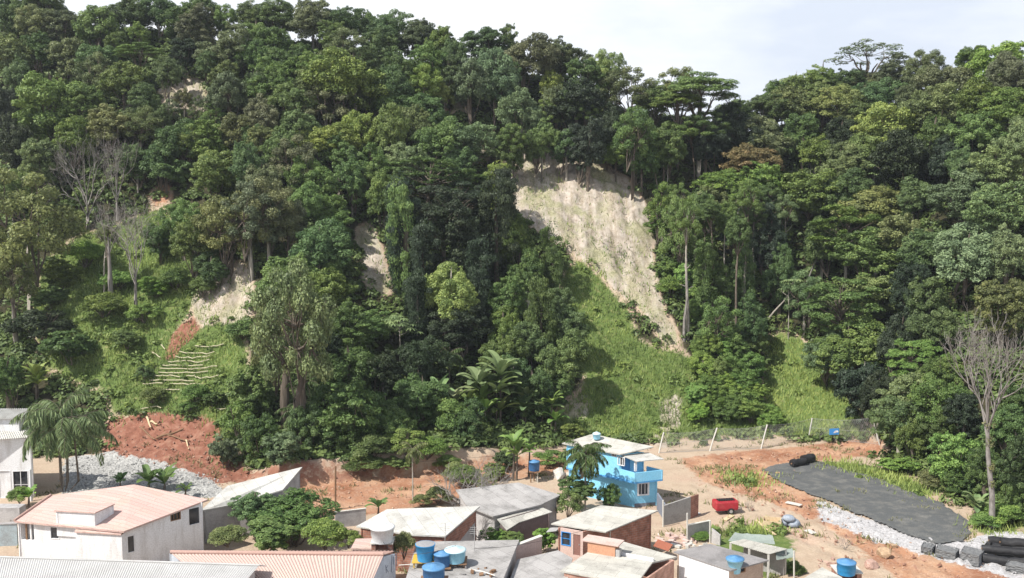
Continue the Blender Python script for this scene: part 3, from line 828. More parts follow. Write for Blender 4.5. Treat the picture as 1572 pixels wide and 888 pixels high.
# small terrace with the white tank behind the tile roof
def terrace_block():
    p = at(566, 849, 3.4)
    r = thing('flat_roof_annex', 'pinkish flat roofed annex behind the pink tile roof', 'annex', (p[0], p[1] + 1.6, 0))
    a, b, c, d = at(538, 848, 3.5), at(604, 849, 3.5), at(606, 826, 3.5), at(548, 828, 3.5)
    a, b = a + V3([0, 0.9, 0]), b + V3([0, 0.9, 0])
    walls_of([x[:2] for x in (a, b, c, d)], [3.35] * 4, {}).build('walls', M['pinkplaster'], r)
    q = MB(); q.slab([a + V3([-0.1, -0.1, 0]), b + V3([0.1, -0.1, 0]), c + V3([0.1, 0.1, 0]), d + V3([-0.1, 0.1, 0])], 0.12); q.build('roof', M['pinkroof'], r)
    return p
terrace_block()
def tank(px, py, z, rpx, hpx, label, body, lid, taper=0.84, group='rooftop water tanks', stand=None, open_top=False):
    """round water tank whose base centre is seen at (px,py) at height z"""
    c = at(px, py, z); sc = FPX / np.hypot(c[1], CAMZ - z); R_, H_ = rpx / sc, hpx / sc / 0.93
    t = thing('water_tank', label, 'water tank', c, group)
    q = MB(); q.lathe(c, [(R_ * taper, 0), (R_ * (taper + 0.08), H_ * 0.45), (R_ * (taper + 0.085) * 1.02, H_ * 0.47), (R_ * 0.97, H_ * 0.93), (R_ * 1.03, H_ * 0.94), (R_ * 1.03, H_)], 24); q.build('body', body, t)
    q = MB()
    if open_top: q.lathe(c + V3([0, 0, H_ + 0.004]), [(R_ * 0.98, 0), (R_ * 0.9, 0.012), (0.02, 0.03)], 24)
    else: q.lathe(c + V3([0, 0, H_ + 0.004]), [(R_ * 1.05, 0), (R_ * 1.05, 0.05), (R_ * 0.9, 0.10), (R_ * 0.35, 0.17), (R_ * 0.3, 0.21), (0.02, 0.22)], 24)
    q.build('lid', lid, t)
    return t, c, R_, H_
def stand(px, py, z0, z1, wpx, label, m, name='brick_stand', hollow=True):
    c = at(px, py, z0); sc = FPX / np.hypot(c[1], CAMZ); w = wpx / sc
    t = thing(name, label, 'stand', c)
    for s in (-1, 1):
        q = MB(); q.box((c[0] + s * w * 0.40 - w * 0.10, c[1] - w * 0.45, z0), (w * 0.2, 0, 0), (0, w * 0.9, 0), (0, 0, z1 - z0 - 0.08)); q.build('side_wall', m, t)
    q = MB(); q.box((c[0] - w * 0.30, c[1] + w * 0.25, z0), (w * 0.6, 0, 0), (0, w * 0.18, 0), (0, 0, z1 - z0 - 0.08)); q.build('rear_wall', m, t)
    q = MB(); q.box((c[0] - w * 0.55, c[1] - w * 0.5, z1 - 0.08), (w * 1.1, 0, 0), (0, w, 0), (0, 0, 0.08)); q.build('top_slab', M['concrete'], t)
    return t
stand(588, 846, 3.5, 4.35, 30, 'open sided brick stand under the white water tank', M['brick'])
tank(587, 831, 4.36, 18, 20, 'large white round water tank raised on a brick stand', M['tankwhite'], M['tankwhite'], 0.82)

# ------------------------------------------------------------------ long pale shed beside the orange bank
r, ins, hs, pts = roof_house('long_shed', 'long pale sheet roofed shed behind the flowering shrub', 'shed',
    [(308, 784, 3.0), (356, 775, 3.0), (434, 752, 3.9), (464, 717, 4.9), (349, 746, 3.5)], 0, M['greywall'], M['whiteroof'], over=0.25)
q = MB(); a, b = at(312, 808, 1.0), at(340, 806, 1.0); q.slab([at(314, 806, 1.5), at(330, 806, 1.5), at(334, 800, 1.7), at(316, 800, 1.7)], 0.05); q.build('lean_to_sheet', M['whiteroof'], r)

# ------------------------------------------------------------------ white roofed house in the middle
r, ins, hs, pts = roof_house('white_roof_house', 'brick house with broad white roof behind the blue tanks', 'house',
    [(547, 808, 3.3), (634, 821, 3.3), (684, 823, 3.4), (737, 777, 4.4), (594, 782, 4.2)], 0, M['brick'], M['whiteroof'], over=0.35)
q = MB(); P, Q = ins[2], ins[3]; d = (Q - P) / np.hypot(*(Q - P)); n = V3([d[1], -d[0]]); Lq = np.hypot(*(Q - P))
q.faces([(*(P + d * Lq * 0.30 + n * 0.012), 0), (*(Q + n * 0.012), 0), (*(Q + n * 0.012), 3.2), (*(P + d * Lq * 0.55 + n * 0.012), 2.3), (*(P + d * Lq * 0.30 + n * 0.012), 1.6)], [(0, 1, 2, 3, 4)]); q.build('plaster_patch', M['greywall'], r)

# ------------------------------------------------------------------ weathered flat roof with the blue tanks
r, ins, hs, pts = roof_house('weathered_roof_house', 'house with stained flat concrete roof carrying the group of blue tanks', 'house',
    [(618, 905, 3.2), (766, 905, 3.2), (797, 829, 3.3), (640, 832, 3.3)], 0, M['greywall'], M['greyroof'], th=0.18, over=0.25)
for k, (x, y, w) in enumerate([(690, 838, .5), (708, 838, .35), (748, 838, .3), (754, 855, .3), (735, 880, .5), (704, 872, .4), (770, 842, .3)]):
    pass
tank(653, 860, 3.75, 14.5, 23, 'bright blue open water tank with grey top, on yellow trestle', M['tankbright'], M['water'], 0.80, open_top=True)
tank(679, 868, 3.45, 12.5, 16, 'dark blue lidded tank between the open one and the pale one', M['tank'], M['tanklid'], 0.9)
tank(699, 862, 3.6, 15.5, 16, 'pale turquoise water tank with a whitish lid', M['tanklight'], M['tanklightlid'], 0.86)
tank(666, 893, 3.6, 16.5, 20, 'dark blue lidded tank nearest the roof edge, lowest of the cluster', M['tank'], M['tanklid'], 0.88)
def trestle(px, py, z0, z1, w, label, m):
    c = at(px, py, z0); t = thing('trestle', label, 'trestle', c)
    for sx in (-1, 1):
        for sy in (-1, 1):
            q = MB(); q.box((c[0] + sx * w - 0.05, c[1] + sy * w - 0.05, z0), (0.1, 0, 0), (0, 0.1, 0), (0, 0, z1 - z0 - 0.06)); q.build('leg', m, t)
    q = MB(); q.box((c[0] - w - 0.15, c[1] - w - 0.15, z1 - 0.06), (2 * w + 0.3, 0, 0), (0, 2 * w + 0.3, 0), (0, 0, 0.05)); q.build('platform', m, t)
M['yellow'] = worn('yellow_painted_wood', (0.55, 0.36, 0.06), (0.35, 0.22, 0.08), 2, 0.6)
trestle(653, 866, 3.3, 3.74, 0.75, 'yellow trestle under the bright blue open tank', M['yellow'])
trestle(699, 866, 3.3, 3.59, 0.7, 'low weathered trestle under the pale turquoise tank', M['wood'])
trestle(666, 899, 3.25, 3.59, 0.8, 'wooden trestle under the lowest dark blue tank', M['wood'])
trestle(679, 871, 3.3, 3.44, 0.5, 'wooden trestle under the middle dark blue tank', M['wood'])
def pipe_run(label, pts, r_=0.03, name='water_pipe', m='pipe'):
    P = [at(*p) for p in pts]; t = MB(); t.tube(P, r_, 6); o = t.build(name, M[m], None, P[0]); return tag(o, label, 'pipe', 'pipes between the tanks')
pipe_run('white pipe running along the trestle below the bright blue tank', [(612, 868, 3.3), (640, 866, 3.5), (662, 863, 3.6), (668, 872, 3.5)])
pipe_run('white upright pipe in front of the lowest blue tank', [(664, 900, 3.3), (664, 872, 4.4), (665, 868, 4.5)], 0.025)
pipe_run('white pipe across the weathered roof beside the tanks', [(720, 874, 3.45), (742, 878, 3.45), (760, 884, 3.4)], 0.04)
def antenna(px, py, z, h, label):
    c = at(px, py, z); t = thing('antenna', label, 'antenna', c, 'thin antennas on the roofs')
    q = MB(); q.tube([c, c + V3([0.04, 0, h])], 0.022, 6); q.build('mast', M['metal'], t)
    for k in range(4):
        q = MB(); q.tube([c + V3([-0.35, 0.1, h - 0.1 - 0.16 * k]), c + V3([0.42, -0.1, h - 0.1 - 0.16 * k])], 0.012, 4); q.build('rod', M['metal'], t)
antenna(728, 846, 3.3, 1.9, 'thin antenna standing in the middle of the weathered roof')
antenna(683, 836, 3.3, 1.7, 'thin antenna at the back of the weathered roof')
def debris(px, py, z, seed, n, label, m, s=0.3, name='debris_pile', cat='debris'):
    c = at(px, py, z); rng = np.random.RandomState(seed); q = MB()
    for _ in range(n):
        o = c + V3([*(rng.normal(size=2) * s * 1.5), 0]); a = rng.uniform(0, 3.14); l, w, h = rng.uniform(0.3, 1.5) * s, rng.uniform(0.2, 0.8) * s, rng.uniform(0.1, 0.6) * s
        q.box(o, (l * math.cos(a), l * math.sin(a), rng.normal() * 0.05), (-w * math.sin(a), w * math.cos(a), rng.normal() * 0.05), (0, 0, h))
    t = thing(name, label, cat, c); q.build('rubble', m, t).__setitem__('kind', 'stuff'); return t
debris(737, 882, 3.25, 3, 9, 'broken tiles and boards lying on the weathered roof', M['wood'], 0.35)
debris(708, 874, 3.25, 4, 8, 'dark scrap heap beside the pale turquoise tank', M['darkroof'], 0.35)
debris(690, 845, 3.3, 5, 6, 'small scrap scattered behind the pale turquoise tank', M['brick'], 0.25)

# ------------------------------------------------------------------ grey shed complex in the middle
r, ins, hs, pts = roof_house('grey_shed', 'grey asbestos roofed shed under the leafless shrub', 'shed',
    [(757, 793, 3.0), (830, 775, 3.1), (861, 760, 3.2), (796, 741, 3.9), (700, 752, 3.7), (716, 776, 3.2)], 0, M['greywall'], M['greyroof'], over=0.4)
r2, ins2, hs2, pts2 = roof_house('lean_to_shed', 'lower lean-to with pale sheet roof in front of the grey shed', 'shed',
    [(778, 814, 2.1), (797, 802, 2.3), (848, 786, 2.5), (830, 778, 2.85), (763, 797, 2.75)], 0, worn('dark_plaster', (0.17, 0.13, 0.13), (0.10, 0.08, 0.08), 1, 0.7), M['paleroof'], over=0.3, th=0.06)
r, ins, hs, pts = roof_house('dark_roof_house', 'low house with dark grey roof between the tank roof and the brick house', 'house',
    [(770, 925, 2.4), (866, 915, 2.4), (879, 857, 2.7), (857, 845, 2.8), (794, 859, 2.6)], 0, M['greywall'], M['greyroof'], over=0.25)
def low_wall(name, label, P, Q, z1, z2, m, zb=0.0, th=0.15, cat='wall', cap=True):
    P, Q = V3(P, float), V3(Q, float); t = thing(name, label, cat, (*((P + Q) / 2)[:2], zb))
    q = MB(); q.wall(P, Q, zb - 0.2, z1, z2, th); q.build('panel', m, t)
    if cap:
        d = (Q - P)[:2] / np.hypot(*(Q - P)[:2]); n = V3([d[1], -d[0]])
        q = MB(); a, b = P[:2] - d * 0.05 + n * 0.04, Q[:2] + d * 0.05 + n * 0.04
        q.slab([(*a, z1 + 0.053), (*b, z2 + 0.053), (*(b - n * (th + 0.08)), z2 + 0.053), (*(a - n * (th + 0.08)), z1 + 0.053)], 0.05); q.build('coping', M['concrete'], t)
    return t
low_wall('rough_wall', 'short pinkish rough wall behind the dark grey roof', at(791, 853, 2.3), at(832, 843, 2.3), 3.0, 3.3, M['pinkplaster'], 0, 0.3)

# ------------------------------------------------------------------ brick house with the blue window
def brick_house():
    A, B, C = at(857, 809, 3.05), at(895, 816, 3.0), at(1000, 787, 3.5)
    D = A + (C - B)
    r = thing('brick_house', 'brick house with pale slab roof, blue window and brown door', 'house', (*((A + C) / 2)[:2], 0))
    hA = [hole(A, B, 862, 817, 876, 838), hole(A, B, 880, 821, 891, 853)]
    m = MB(); m.wall(A, B, 0, 3.0, 2.95, 0.15, hA); m.build('plastered_wall', M['pinkplaster'], r)
    m = MB(); m.wall(B, C, 0, 2.95, 3.45, 0.15); m.wall(C, D, 0, 3.45, 3.5); m.wall(D, A, 0, 3.5, 3.0); m.build('brick_walls', M['brick'], r)
    window(A, B, hA[0], r, M['signblue'], 0, 1)
    d = (B - A)[:2] / np.hypot(*(B - A)[:2]); n = V3([d[1], -d[0]]); s0, s1, z0, z1 = hA[1]
    q = MB(); p = A[:2] + d * (s0 + 0.02) - n * 0.10; q.box((p[0], p[1], z0), (*(d * (s1 - s0 - 0.04)), 0), (*(n * 0.05), 0), (0, 0, z1 - z0 - 0.02)); dr = q.build('door', worn('brown_door', (0.24, 0.13, 0.11), (0.17, 0.09, 0.08), 1, 0.5), r)
    q = MB(); p = A[:2] + d * (s1 - 0.14) - n * 0.05; q.box((p[0], p[1], (z0 + z1) / 2), (*(d * 0.05), 0), (*(n * 0.05), 0), (0, 0, 0.1)); q.build('handle', M['metal'], dr)
    q = MB(); q.slab([at(846, 804, 3.15), at(930, 817, 3.1), at(1010, 784, 3.62), at(922, 776, 3.75)], 0.10); q.build('roof', M['paleroof'], r)
    q = MB(); P = at(936, 814, 3.0); P = at(936, 832, 2.0); 
    e = (C - B)[:2] / np.hypot(*(C - B)[:2]); ne = V3([e[1], -e[0]])
    s, _ = on_wall(B, C, 936, 825); w = B[:2] + e * s + ne * 0.06; q.tube([(*w, 0), (*w, 2.95)], 0.04, 6); q.build('drain_pipe', M['pipe'], r)
    q = MB(); o = A[:2] - d * 0.9 + n * 0.1; q.slab([(*(o - n * 0.5), 2.7), (*(o + d * 0.9 - n * 0.6), 2.9), (*(o + d * 0.9 + n * 0.3), 2.85), (*(o + n * 0.3), 2.6)][::-1], 0.04); q.build('side_awning', M['metal'], r)
    q = MB(); a, b, c2 = at(857, 862, 0.2), at(893, 868, 0.2), at(850, 880, 0.2)
brick_house()
def front_brick():
    A, B, C = at(866, 878, 2.9), at(978, 897, 2.9), at(1035, 858, 3.0)
    D = A + (C - B)
    r = thing('front_brick_house', 'nearest brick house with grey slab roof and brick box on top', 'house', (*((A + C) / 2)[:2], 0))
    walls_of([A, B, C, D], [2.8, 2.8, 2.9, 2.9], {}).build('walls', M['brickpink'], r)
    q = MB(); q.slab([at(860, 876, 2.98), at(976, 898, 2.98), at(1002, 863, 3.12), at(905, 846, 3.12)], 0.12); q.build('roof', M['paleroof'], r)
    q = MB(); q.slab([at(905, 845, 3.02), at(1002, 863.5, 3.02), at(1039, 855, 3.0), at(958, 832, 3.0)], 0.11); q.build('rear_roof', M['paleroof'], r)
    q = MB(); a, b = at(905, 845.5, 3.0), at(1003, 863.2, 3.0); d = (b - a)[:2] / np.hypot(*(b - a)[:2]); n = V3([d[1], -d[0]])
    q.box((a[0], a[1], 3.0), (*(b - a)[:2], 0), (*(-n * 0.18), 0), (0, 0, 0.25)); q.build('parapet', M['white'], r)
    # brick box
    P0, P1 = at(902, 848, 3.12), at(944, 855, 3.12); e = (P1 - P0)[:2]; d = e / np.hypot(*e); n = V3([d[1], -d[0]])
    q = MB(); q.box((P0[0], P0[1], 3.1), (*e, 0), (*(-n * 1.0), 0), (0, 0, 0.85)); bx = q.build('roof_box', worn('orange_brick', (0.50, 0.27, 0.17), (0.36, 0.18, 0.12), 1.6, 0.8), r)
    q = MB(); o = P0[:2] - d * 0.45 + n * 0.12; q.box((o[0], o[1], 3.955), (*(e + d * 0.75), 0), (*(-n * 1.35), 0), (0, 0, 0.09)); q.build('cap_slab', M['pinkplaster'], bx)
    q = MB(); o = P1[:2] + d * 0.05; q.box((o[0], o[1], 3.1), (*(d * 0.3), 0), (*(-n * 0.5), 0), (0, 0, 0.55)); q.build('vent_pipe', M['metal'], bx)
front_brick()
# ------------------------------------------------------------------ white walled house at the lower right
def right_white():
    A, B, C = at(1040, 850, 2.9), at(1119, 876, 2.75), at(1172, 862, 2.8)
    D = A + (C - B)
    r = thing('white_wall_house', 'white walled house with dark grey roof beside the front brick house', 'house', (*((A + C) / 2)[:2], 0))
    hB = [hole(B, C, 1136, 871, 1144, 879)]
    m = MB(); m.wall(A, B, 0, 2.8, 2.65); m.build('front_wall', M['white'], r)
    m = MB(); m.wall(B, C, 0, 2.65, 2.7, 0.15, hB); m.wall(C, D, 0, 2.7, 2.8); m.wall(D, A, 0, 2.8, 2.8); m.build('side_walls', worn('beige_plaster', (0.45, 0.36, 0.29), (0.30, 0.22, 0.18), 1, 0.7), r)
    window(B, C, hB[0], r, M['wood'], 0)
    q = MB(); q.slab([at(1034, 847, 2.95), at(1122, 876, 2.8), at(1180, 860, 2.85), at(1090, 835, 3.05)], 0.10); q.build('roof', M['darkroof'], r)
    q = MB(); q.box(at(1050, 852, 2.6) + V3([0, -0.25, -2.5]), (0.2, 0, 0), (0, 0.2, 0), (0, 0, 2.6)); q.build('pillar', M['white'], r)
right_white()
stand(1128, 890, 0.6, 2.35, 16, 'narrow brick stand under the blue basin at the white wall', M['brick'])
tank(1128, 879, 2.36, 13, 19, 'light blue tapered basin tank at the corner of the white wall', M['tanklight'], M['tanklid'], 0.62)
# open shed with posts and netting
def post_shed():
    r = thing('open_shed', 'open sided shed on posts with pale sheet roof by the dirt track', 'shed', (*at(1160, 850, 0)[:2], 0))
    ring = [at(1119, 833, 2.2), at(1181, 851, 2.1), at(1209, 843, 2.1), at(1142, 828, 2.3)]
    q = MB(); q.corr(ring[0], ring[1], ring[2], ring[3], 22, 0.03); q.build('roof', M['paleroof'], r)
    for p in ring + [(ring[0] + ring[1]) / 2]:
        q = MB(); c = sum(ring) / 4; v = (c - p) * 0.06; q.box((p[0] + v[0] - 0.07, p[1] + v[1] - 0.07, 0), (0.14, 0, 0), (0, 0.14, 0), (0, 0, p[2] - 0.08)); q.build('post', M['concrete'], r)
    q = MB(); q.wall(ring[3] + V3([0, -0.3, 0]), ring[2] + V3([-0.3, -0.2, 0]), 0, 1.9, 1.7, 0.12); q.build('rear_wall', M['block'], r)
post_shed()
def netting(label, pts, m):
    P = [at(*p) for p in pts]; rng = np.random.RandomState(len(label)); n = 12; V, F = [], []
    for i in range(n + 1):
        for j in range(n + 1):
            u, v = i / n, j / n; p = P[0] * (1 - u) * (1 - v) + P[1] * u * (1 - v) + P[2] * u * v + P[3] * (1 - u) * v
            V.append(p + V3([0, 0, -0.25 * math.sin(u * 3.14) * math.sin(v * 3.14) + rng.normal() * 0.03]))
    for i in range(n):
        for j in range(n): a = i * (n + 1) + j; F.append((a, a + n + 1, a + n + 2, a + 1))
    q = MB(); q.faces(V, F, True); c = P[0]; o = q.build('shade_netting', M['mesh'], None, c); return tag(o, label, 'netting', 'shade nettings')
netting('grey-green shade netting stretched behind the open shed', [(1118, 830, 1.6), (1190, 836, 1.7), (1186, 822, 1.9), (1128, 818, 1.7)], 0)
netting('grey-green shade netting sagging beside the tall pole', [(1192, 860, 1.7), (1221, 855, 1.7), (1216, 842, 1.9), (1190, 845, 1.9)], 0)
def pole(px, y0, y1, label, m='concrete', r_=0.07, cat='post', name='post', lean=0.0, z=0.0):
    b = at(px, y1, z); top = at_y(px + lean, y0, b[1]); t = MB(); t.tube([b, (b + top) / 2, top], r_, 6)
    return tag(t.build(name, M[m], None, b), label, cat, 'posts around the yards')
pole(1196, 852, 878, 'short pale post in the green beside the open shed'); pole(1219, 846, 888, 'tall pale post at the edge of the dirt track')
pole(1055, 788, 832, 'tall pale concrete post at the left end of the low block wall'); pole(1090, 800, 834, 'pale concrete post at the right end of the low block wall')
pole(515, 716, 783, 'dark wooden post standing before the orange cut bank', 'wood', 0.10, 'post')
pole(1018, 768, 810, 'pale concrete post at the left end of the tall block wall')
# block walls
low_wall('block_wall', 'tall grey block wall below the blue house', at(1019, 808, 0), at(1060, 797, 0), 1.9, 2.1, M['block'], cap=False)
low_wall('brick_wall_end', 'dark red brick wall stub at the end of the grey block wall', at(1060, 797, 0), at(1072, 791, 0), 2.1, 2.0, M['brick'], cap=False)
low_wall('low_block_wall', 'low grey block wall between two pale posts', at(1056, 832, 0), at(1090, 824, 0), 1.45, 1.4, M['block'])
low_wall('leaning_slab', 'grey slab standing beyond the low block wall', at(1092, 834, 0), at(1105, 838, 0), 1.3, 0.9, M['greywall'], cap=False, cat='slab')
low_wall('garden_wall', 'grey weathered wall at the foot of the orange cut bank', at(515, 812, 0), at(562, 806, 0), 1.5, 1.5, M['greywall'])
low_wall('foot_wall', 'low dark wall joining the blue house and block wall', at(1008, 782, 0), at(1019, 800, 0), 1.6, 1.6, M['bluetrim'], cap=False)

# ------------------------------------------------------------------ blue two storey house
def blue_house():
    B, C = at(974, 779, 0), at(1008, 781, 0)
    C = B + V3([2.25, 0.55, 0])                                       # narrow front
    e = V3([-0.80, 0.60]); e = e / np.hypot(*e)
    A = V3([*(B[:2] + e * 7.6), 0]); D = V3([*(C[:2] + e * 7.6), 0])
    f = (C - B)[:2] / np.hypot(*(C - B)[:2]); nf = V3([f[1], -f[0]]); nl = V3([-e[1], e[0]]) * 1.0
    dl = -e; nl = V3([dl[1], -dl[0]])
    r = thing('blue_house', 'narrow two storey bright blue house with balcony and pale roof', 'house', (*((A + C) / 2)[:2], 0))
    hF = [hole(B, C, 979, 741, 996, 761)]
    walls_of([A, B, C, D], [2.55] * 4, {1: hF}).build('ground_floor_walls', M['blue'], r)
    window(B, C, hF[0], r, M['white'], 2, 0, fw=0.13)
    q = MB(); q.box((*(B[:2] + nf * 0.012), 0), (*(f * 2.3), 0), (*(nf * 0.02), 0), (0, 0, 0.35)); q.build('plinth_band', M['bluetrim'], r)
    # floor slab and balcony
    o = 0.42
    B2, C2 = B[:2] + nf * 0.55 + nl * o, C[:2] + nf * 0.5 + f * 0.35
    A2, D2 = A[:2] + nl * o, D[:2] + f * 0.25
    q = MB(); q.slab([(*A2, 2.72), (*B2, 2.72), (*C2, 2.72), (*D2, 2.72)], 0.16); q.build('floor_slab', M['bluedark'], r)
    # upper floor, set back behind the balcony
    Bu, Cu = B[:2] + e * 1.5 + nl * (o - 0.02), C[:2] + e * 1.5
    hL = [hole(A2, B2, 946, 703, 956, 716), hole(A2, B2, 937, 697, 944, 702)]
    Au, Du = A2 + V3([0.0, 0.0]), D[:2]
    hl = [(h[0], h[1], h[2], h[3]) for h in hL]
    hFr = [(0.25, 1.15, 2.75, 4.7)]
    walls_of([Au, Bu, Cu, Du], [5.15, 5.1, 5.0, 5.1], {0: hl, 1: hFr}, 2.72).build('upper_floor_walls', M['blue'], r)
    window(Au, Bu, hl[0], r, M['white'], 2, fw=0.05); window(Au, Bu, hl[1], r, M['white'], 1, fw=0.05)
    dd = (Cu - Bu) / np.hypot(*(Cu - Bu)); nn_ = V3([dd[1], -dd[0]])
    q = MB(); p = Bu + dd * 0.27 - nn_ * 0.1; q.box((p[0], p[1], 2.75), (*(dd * 0.86), 0), (*(nn_ * 0.05), 0), (0, 0, 1.93)); q.build('door', M['bluedark'], r)
    # balcony parapet
    q = MB(); q.wall(Bu + nl * 0.0, B2, 2.72, 3.62, 3.62, 0.12); q.wall(B2, C2, 2.72, 3.62, 3.62, 0.12); q.wall(C2, Cu + f * 0.35, 2.72, 3.62, 3.62, 0.12); q.build('balcony_parapet', M['blue'], r)
    q = MB(); p = B2 - nf * 0.35 - nl * 0.25; q.box((p[0], p[1], 3.62), (*(f * 0.22), 0), (*(-nf * 0.22), 0), (0, 0, 1.05)); q.build('balcony_pillar', M['white'], r)
    q = MB(); q.slab([(*(B2 - nl * 0.25 + nf * 0.05), 4.72), (*(C2 + nf * 0.05 + f * 0.05), 4.74), (*(Cu + f * 0.45), 4.98), (*(Bu - nl * 0.2), 4.98)], 0.08); q.build('balcony_roof', M['whiteroof'], r)
    # main roof
    q = MB(); q.slab([(*(A2 + nl * 0.3 + e * 0.35), 5.22), (*(Bu + nl * 0.3 - e * 0.25), 5.16), (*(Cu + f * 0.65 - e * 0.35), 5.6), (*(Du + f * 0.45 + e * 0.35), 5.85)], 0.10); q.build('roof', M['paleroof'], r)
    return A, D, e, f
A_, D_, e_, f_ = blue_house()
tank(916, 674, 5.7, 6, 7, 'small pale blue water tank on the blue house roof', M['tanklight'], M['tanklightlid'], 0.85)
# blue barrel on its post by the banana plants
def barrel_tower():
    c = at(820, 741, 0); t = thing('barrel_tower', 'post tower beside the small banana plants carrying the blue barrel', 'tower', c)
    for s in ((-.35, 0), (.35, 0), (0, .6)):
        q = MB(); q.tube([c + V3([*s, 0]), c + V3([*s, 1.15])], 0.07, 6); q.build('leg', M['concrete' if s[0] > 0 else 'wood'], t)
    q = MB(); q.box(c + V3([-0.55, -0.3, 1.15]), (1.1, 0, 0), (0, 1.1, 0), (0, 0, 0.07)); q.build('platform', M['wood'], t)
    tank(820, 722, 1.25, 8, 12, 'dark blue barrel tank raised on posts by the banana plants', M['tank'], M['tanklid'], 0.95)
barrel_tower()
def boulder(px, py, rpx, label, m, seed, flat=0.75, dz=0.0, name='boulder'):
    g, _, _ = hit(px, py); sc = FPX / math.hypot(g[1], CAMZ - g[2]); R_ = rpx / sc; rng = np.random.RandomState(seed)
    bm = bmesh.new(); bmesh.ops.create_icosphere(bm, subdivisions=3, radius=1)
    ax = unit(rng, 22); off = rng.uniform(0.55, 0.92, 22)
    for v in bm.verts:
        p = np.array(v.co)
        for a_, o_ in zip(ax, off):
            k = p @ a_
            if k > o_: p = p - a_ * (k - o_) * 0.98
        v.co = p * R_ * (1 + rng.normal() * 0.025); v.co.z *= flat
    me = bpy.data.meshes.new(name); bm.to_mesh(me); bm.free()
    uv = me.uv_layers.new(name='UVMap')
    for l in me.loops: co = me.vertices[l.vertex_index].co; uv.data[l.index].uv = (co.x, co.y + co.z)
    me.materials.append(m); o = link(name, me); o.location = (g[0], g[1], g[2] + R_ * flat * 0.55 + dz)
    return tag(o, label, 'boulder')
boulder(1358, 856, 13, 'big ochre boulder on the red earth with dark shadow', M['rock'], 3)
boulder(1336, 872, 14, 'pinkish flat boulder in front of the ochre one', M['pinkrock'], 4, 0.6)
boulder(1372, 842, 6, 'small pale boulder at the edge of the gravel strip', M['rock'], 5)
boulder(858, 735, 12, 'large pale boulder left of the blue house palm', worn('white_rock', (0.55, 0.53, 0.50), (0.38, 0.36, 0.33), 1.2, 0.8), 6, 0.9)
boulder(872, 733, 7, 'smaller pale boulder beside the palm trunk', worn('tan_rock', (0.50, 0.44, 0.36), (0.38, 0.33, 0.27), 1.2, 0.8), 7)
stand(1299, 893, 0.6, 1.6, 34, 'dark red low stand under the blue tank by the red earth', M['brick'])
tank(1299, 881, 1.62, 13.5, 16, 'mid blue lidded tank beside the red earth and boulders', M['tankbright'], M['tanklid'], 0.93)
roof_house('corner_roof_house', 'low house with pale grey roof corner beside the mid blue tank', 'house', [(1205, 905, 1.7), (1310, 915, 1.7), (1292, 886, 1.7), (1262, 871, 1.75)], 0, M['greywall'], M['paleroof'], over=0.2)

# ------------------------------------------------------------------ site objects
def geotextile():
    poly = [(1166, 724), (1186, 716), (1250, 708), (1300, 722), (1352, 738), (1400, 757), (1452, 776), (1488, 802), (1493, 822), (1478, 834), (1440, 838), (1400, 826), (1340, 802), (1262, 768), (1200, 744)]
    W = [at(x, y, 0) for x, y in poly]; xs_, ys_ = [p[0] for p in W], [p[1] for p in W]
    gx, gy = np.meshgrid(np.arange(min(xs_), max(xs_), 0.22), np.arange(min(ys_), max(ys_), 0.22))
    wx = gx + 0.35 * _noise(gx, gy, 1.6, 3, 14) + 0.3 * _noise(gx, gy, 5, 8, 20); inside = inpoly(wx, gy, [(p[0], p[1]) for p in W])
    z = hz(gx, gy) + 0.13 + 0.09 * _noise(gx, gy, 3.1, 0, 12) + 0.06 * np.abs(_noise(gx * 0.5 + gy, gy, 1.3, 12, 26)) + 0.04 * _noise(gx + gy, gy, 0.9, 10, 26)
    ny, nx = gx.shape; ids = -np.ones((ny, nx), int); V, F = [], []
    for j in range(ny - 1):
        for i in range(nx - 1):
            if inside[j, i] and inside[j, i + 1] and inside[j + 1, i] and inside[j + 1, i + 1]:
                f = []
                for (b, a) in ((j, i), (j, i + 1), (j + 1, i + 1), (j + 1, i)):
                    if ids[b, a] < 0: ids[b, a] = len(V); V.append((gx[b, a], gy[b, a], z[b, a]))
                    f.append(ids[b, a])
                F.append(f)
    q = MB(); q.faces(V, F, True); c = V3([np.mean(xs_), np.mean(ys_), 0])
    tag(q.build('geotextile_sheet', M['blacksheet'], None, c), 'large dark grey geotextile sheet spread over the cleared ground', 'sheet')
geotextile()
def roll(px, py, ang, length, rad, label, z=0.0, group='black rolls'):
    g = at(px, py, z); c = V3([g[0], g[1], z + rad]); d = V3([math.cos(ang), math.sin(ang), 0]) * length / 2
    t = thing('black_roll', label, 'roll', (c[0], c[1], z), group)
    rng = np.random.RandomState(int(px)); n = 9
    q = MB(); q.tube([c - d + d * 2 * k / n + V3([0, 0, rng.normal() * 0.03]) for k in range(n + 1)], rad * (1 + rng.normal(size=n + 1) * 0.04), 14); q.build('wrapped_sheet', M['blackroll'], t)
    q = MB(); e = d / np.linalg.norm(d); q.tube([c - d - e * 0.06, c + d + e * 0.06], rad * 0.22, 8); q.build('core_tube', M['wood'], t)
roll(1225, 716, 0.5, 1.9, 0.42, 'black roll lying at the far corner of the grey sheet, lower one', 0.1)
roll(1240, 711, 0.5, 1.5, 0.48, 'black roll behind its neighbour at the far corner of the grey sheet', 0.1)
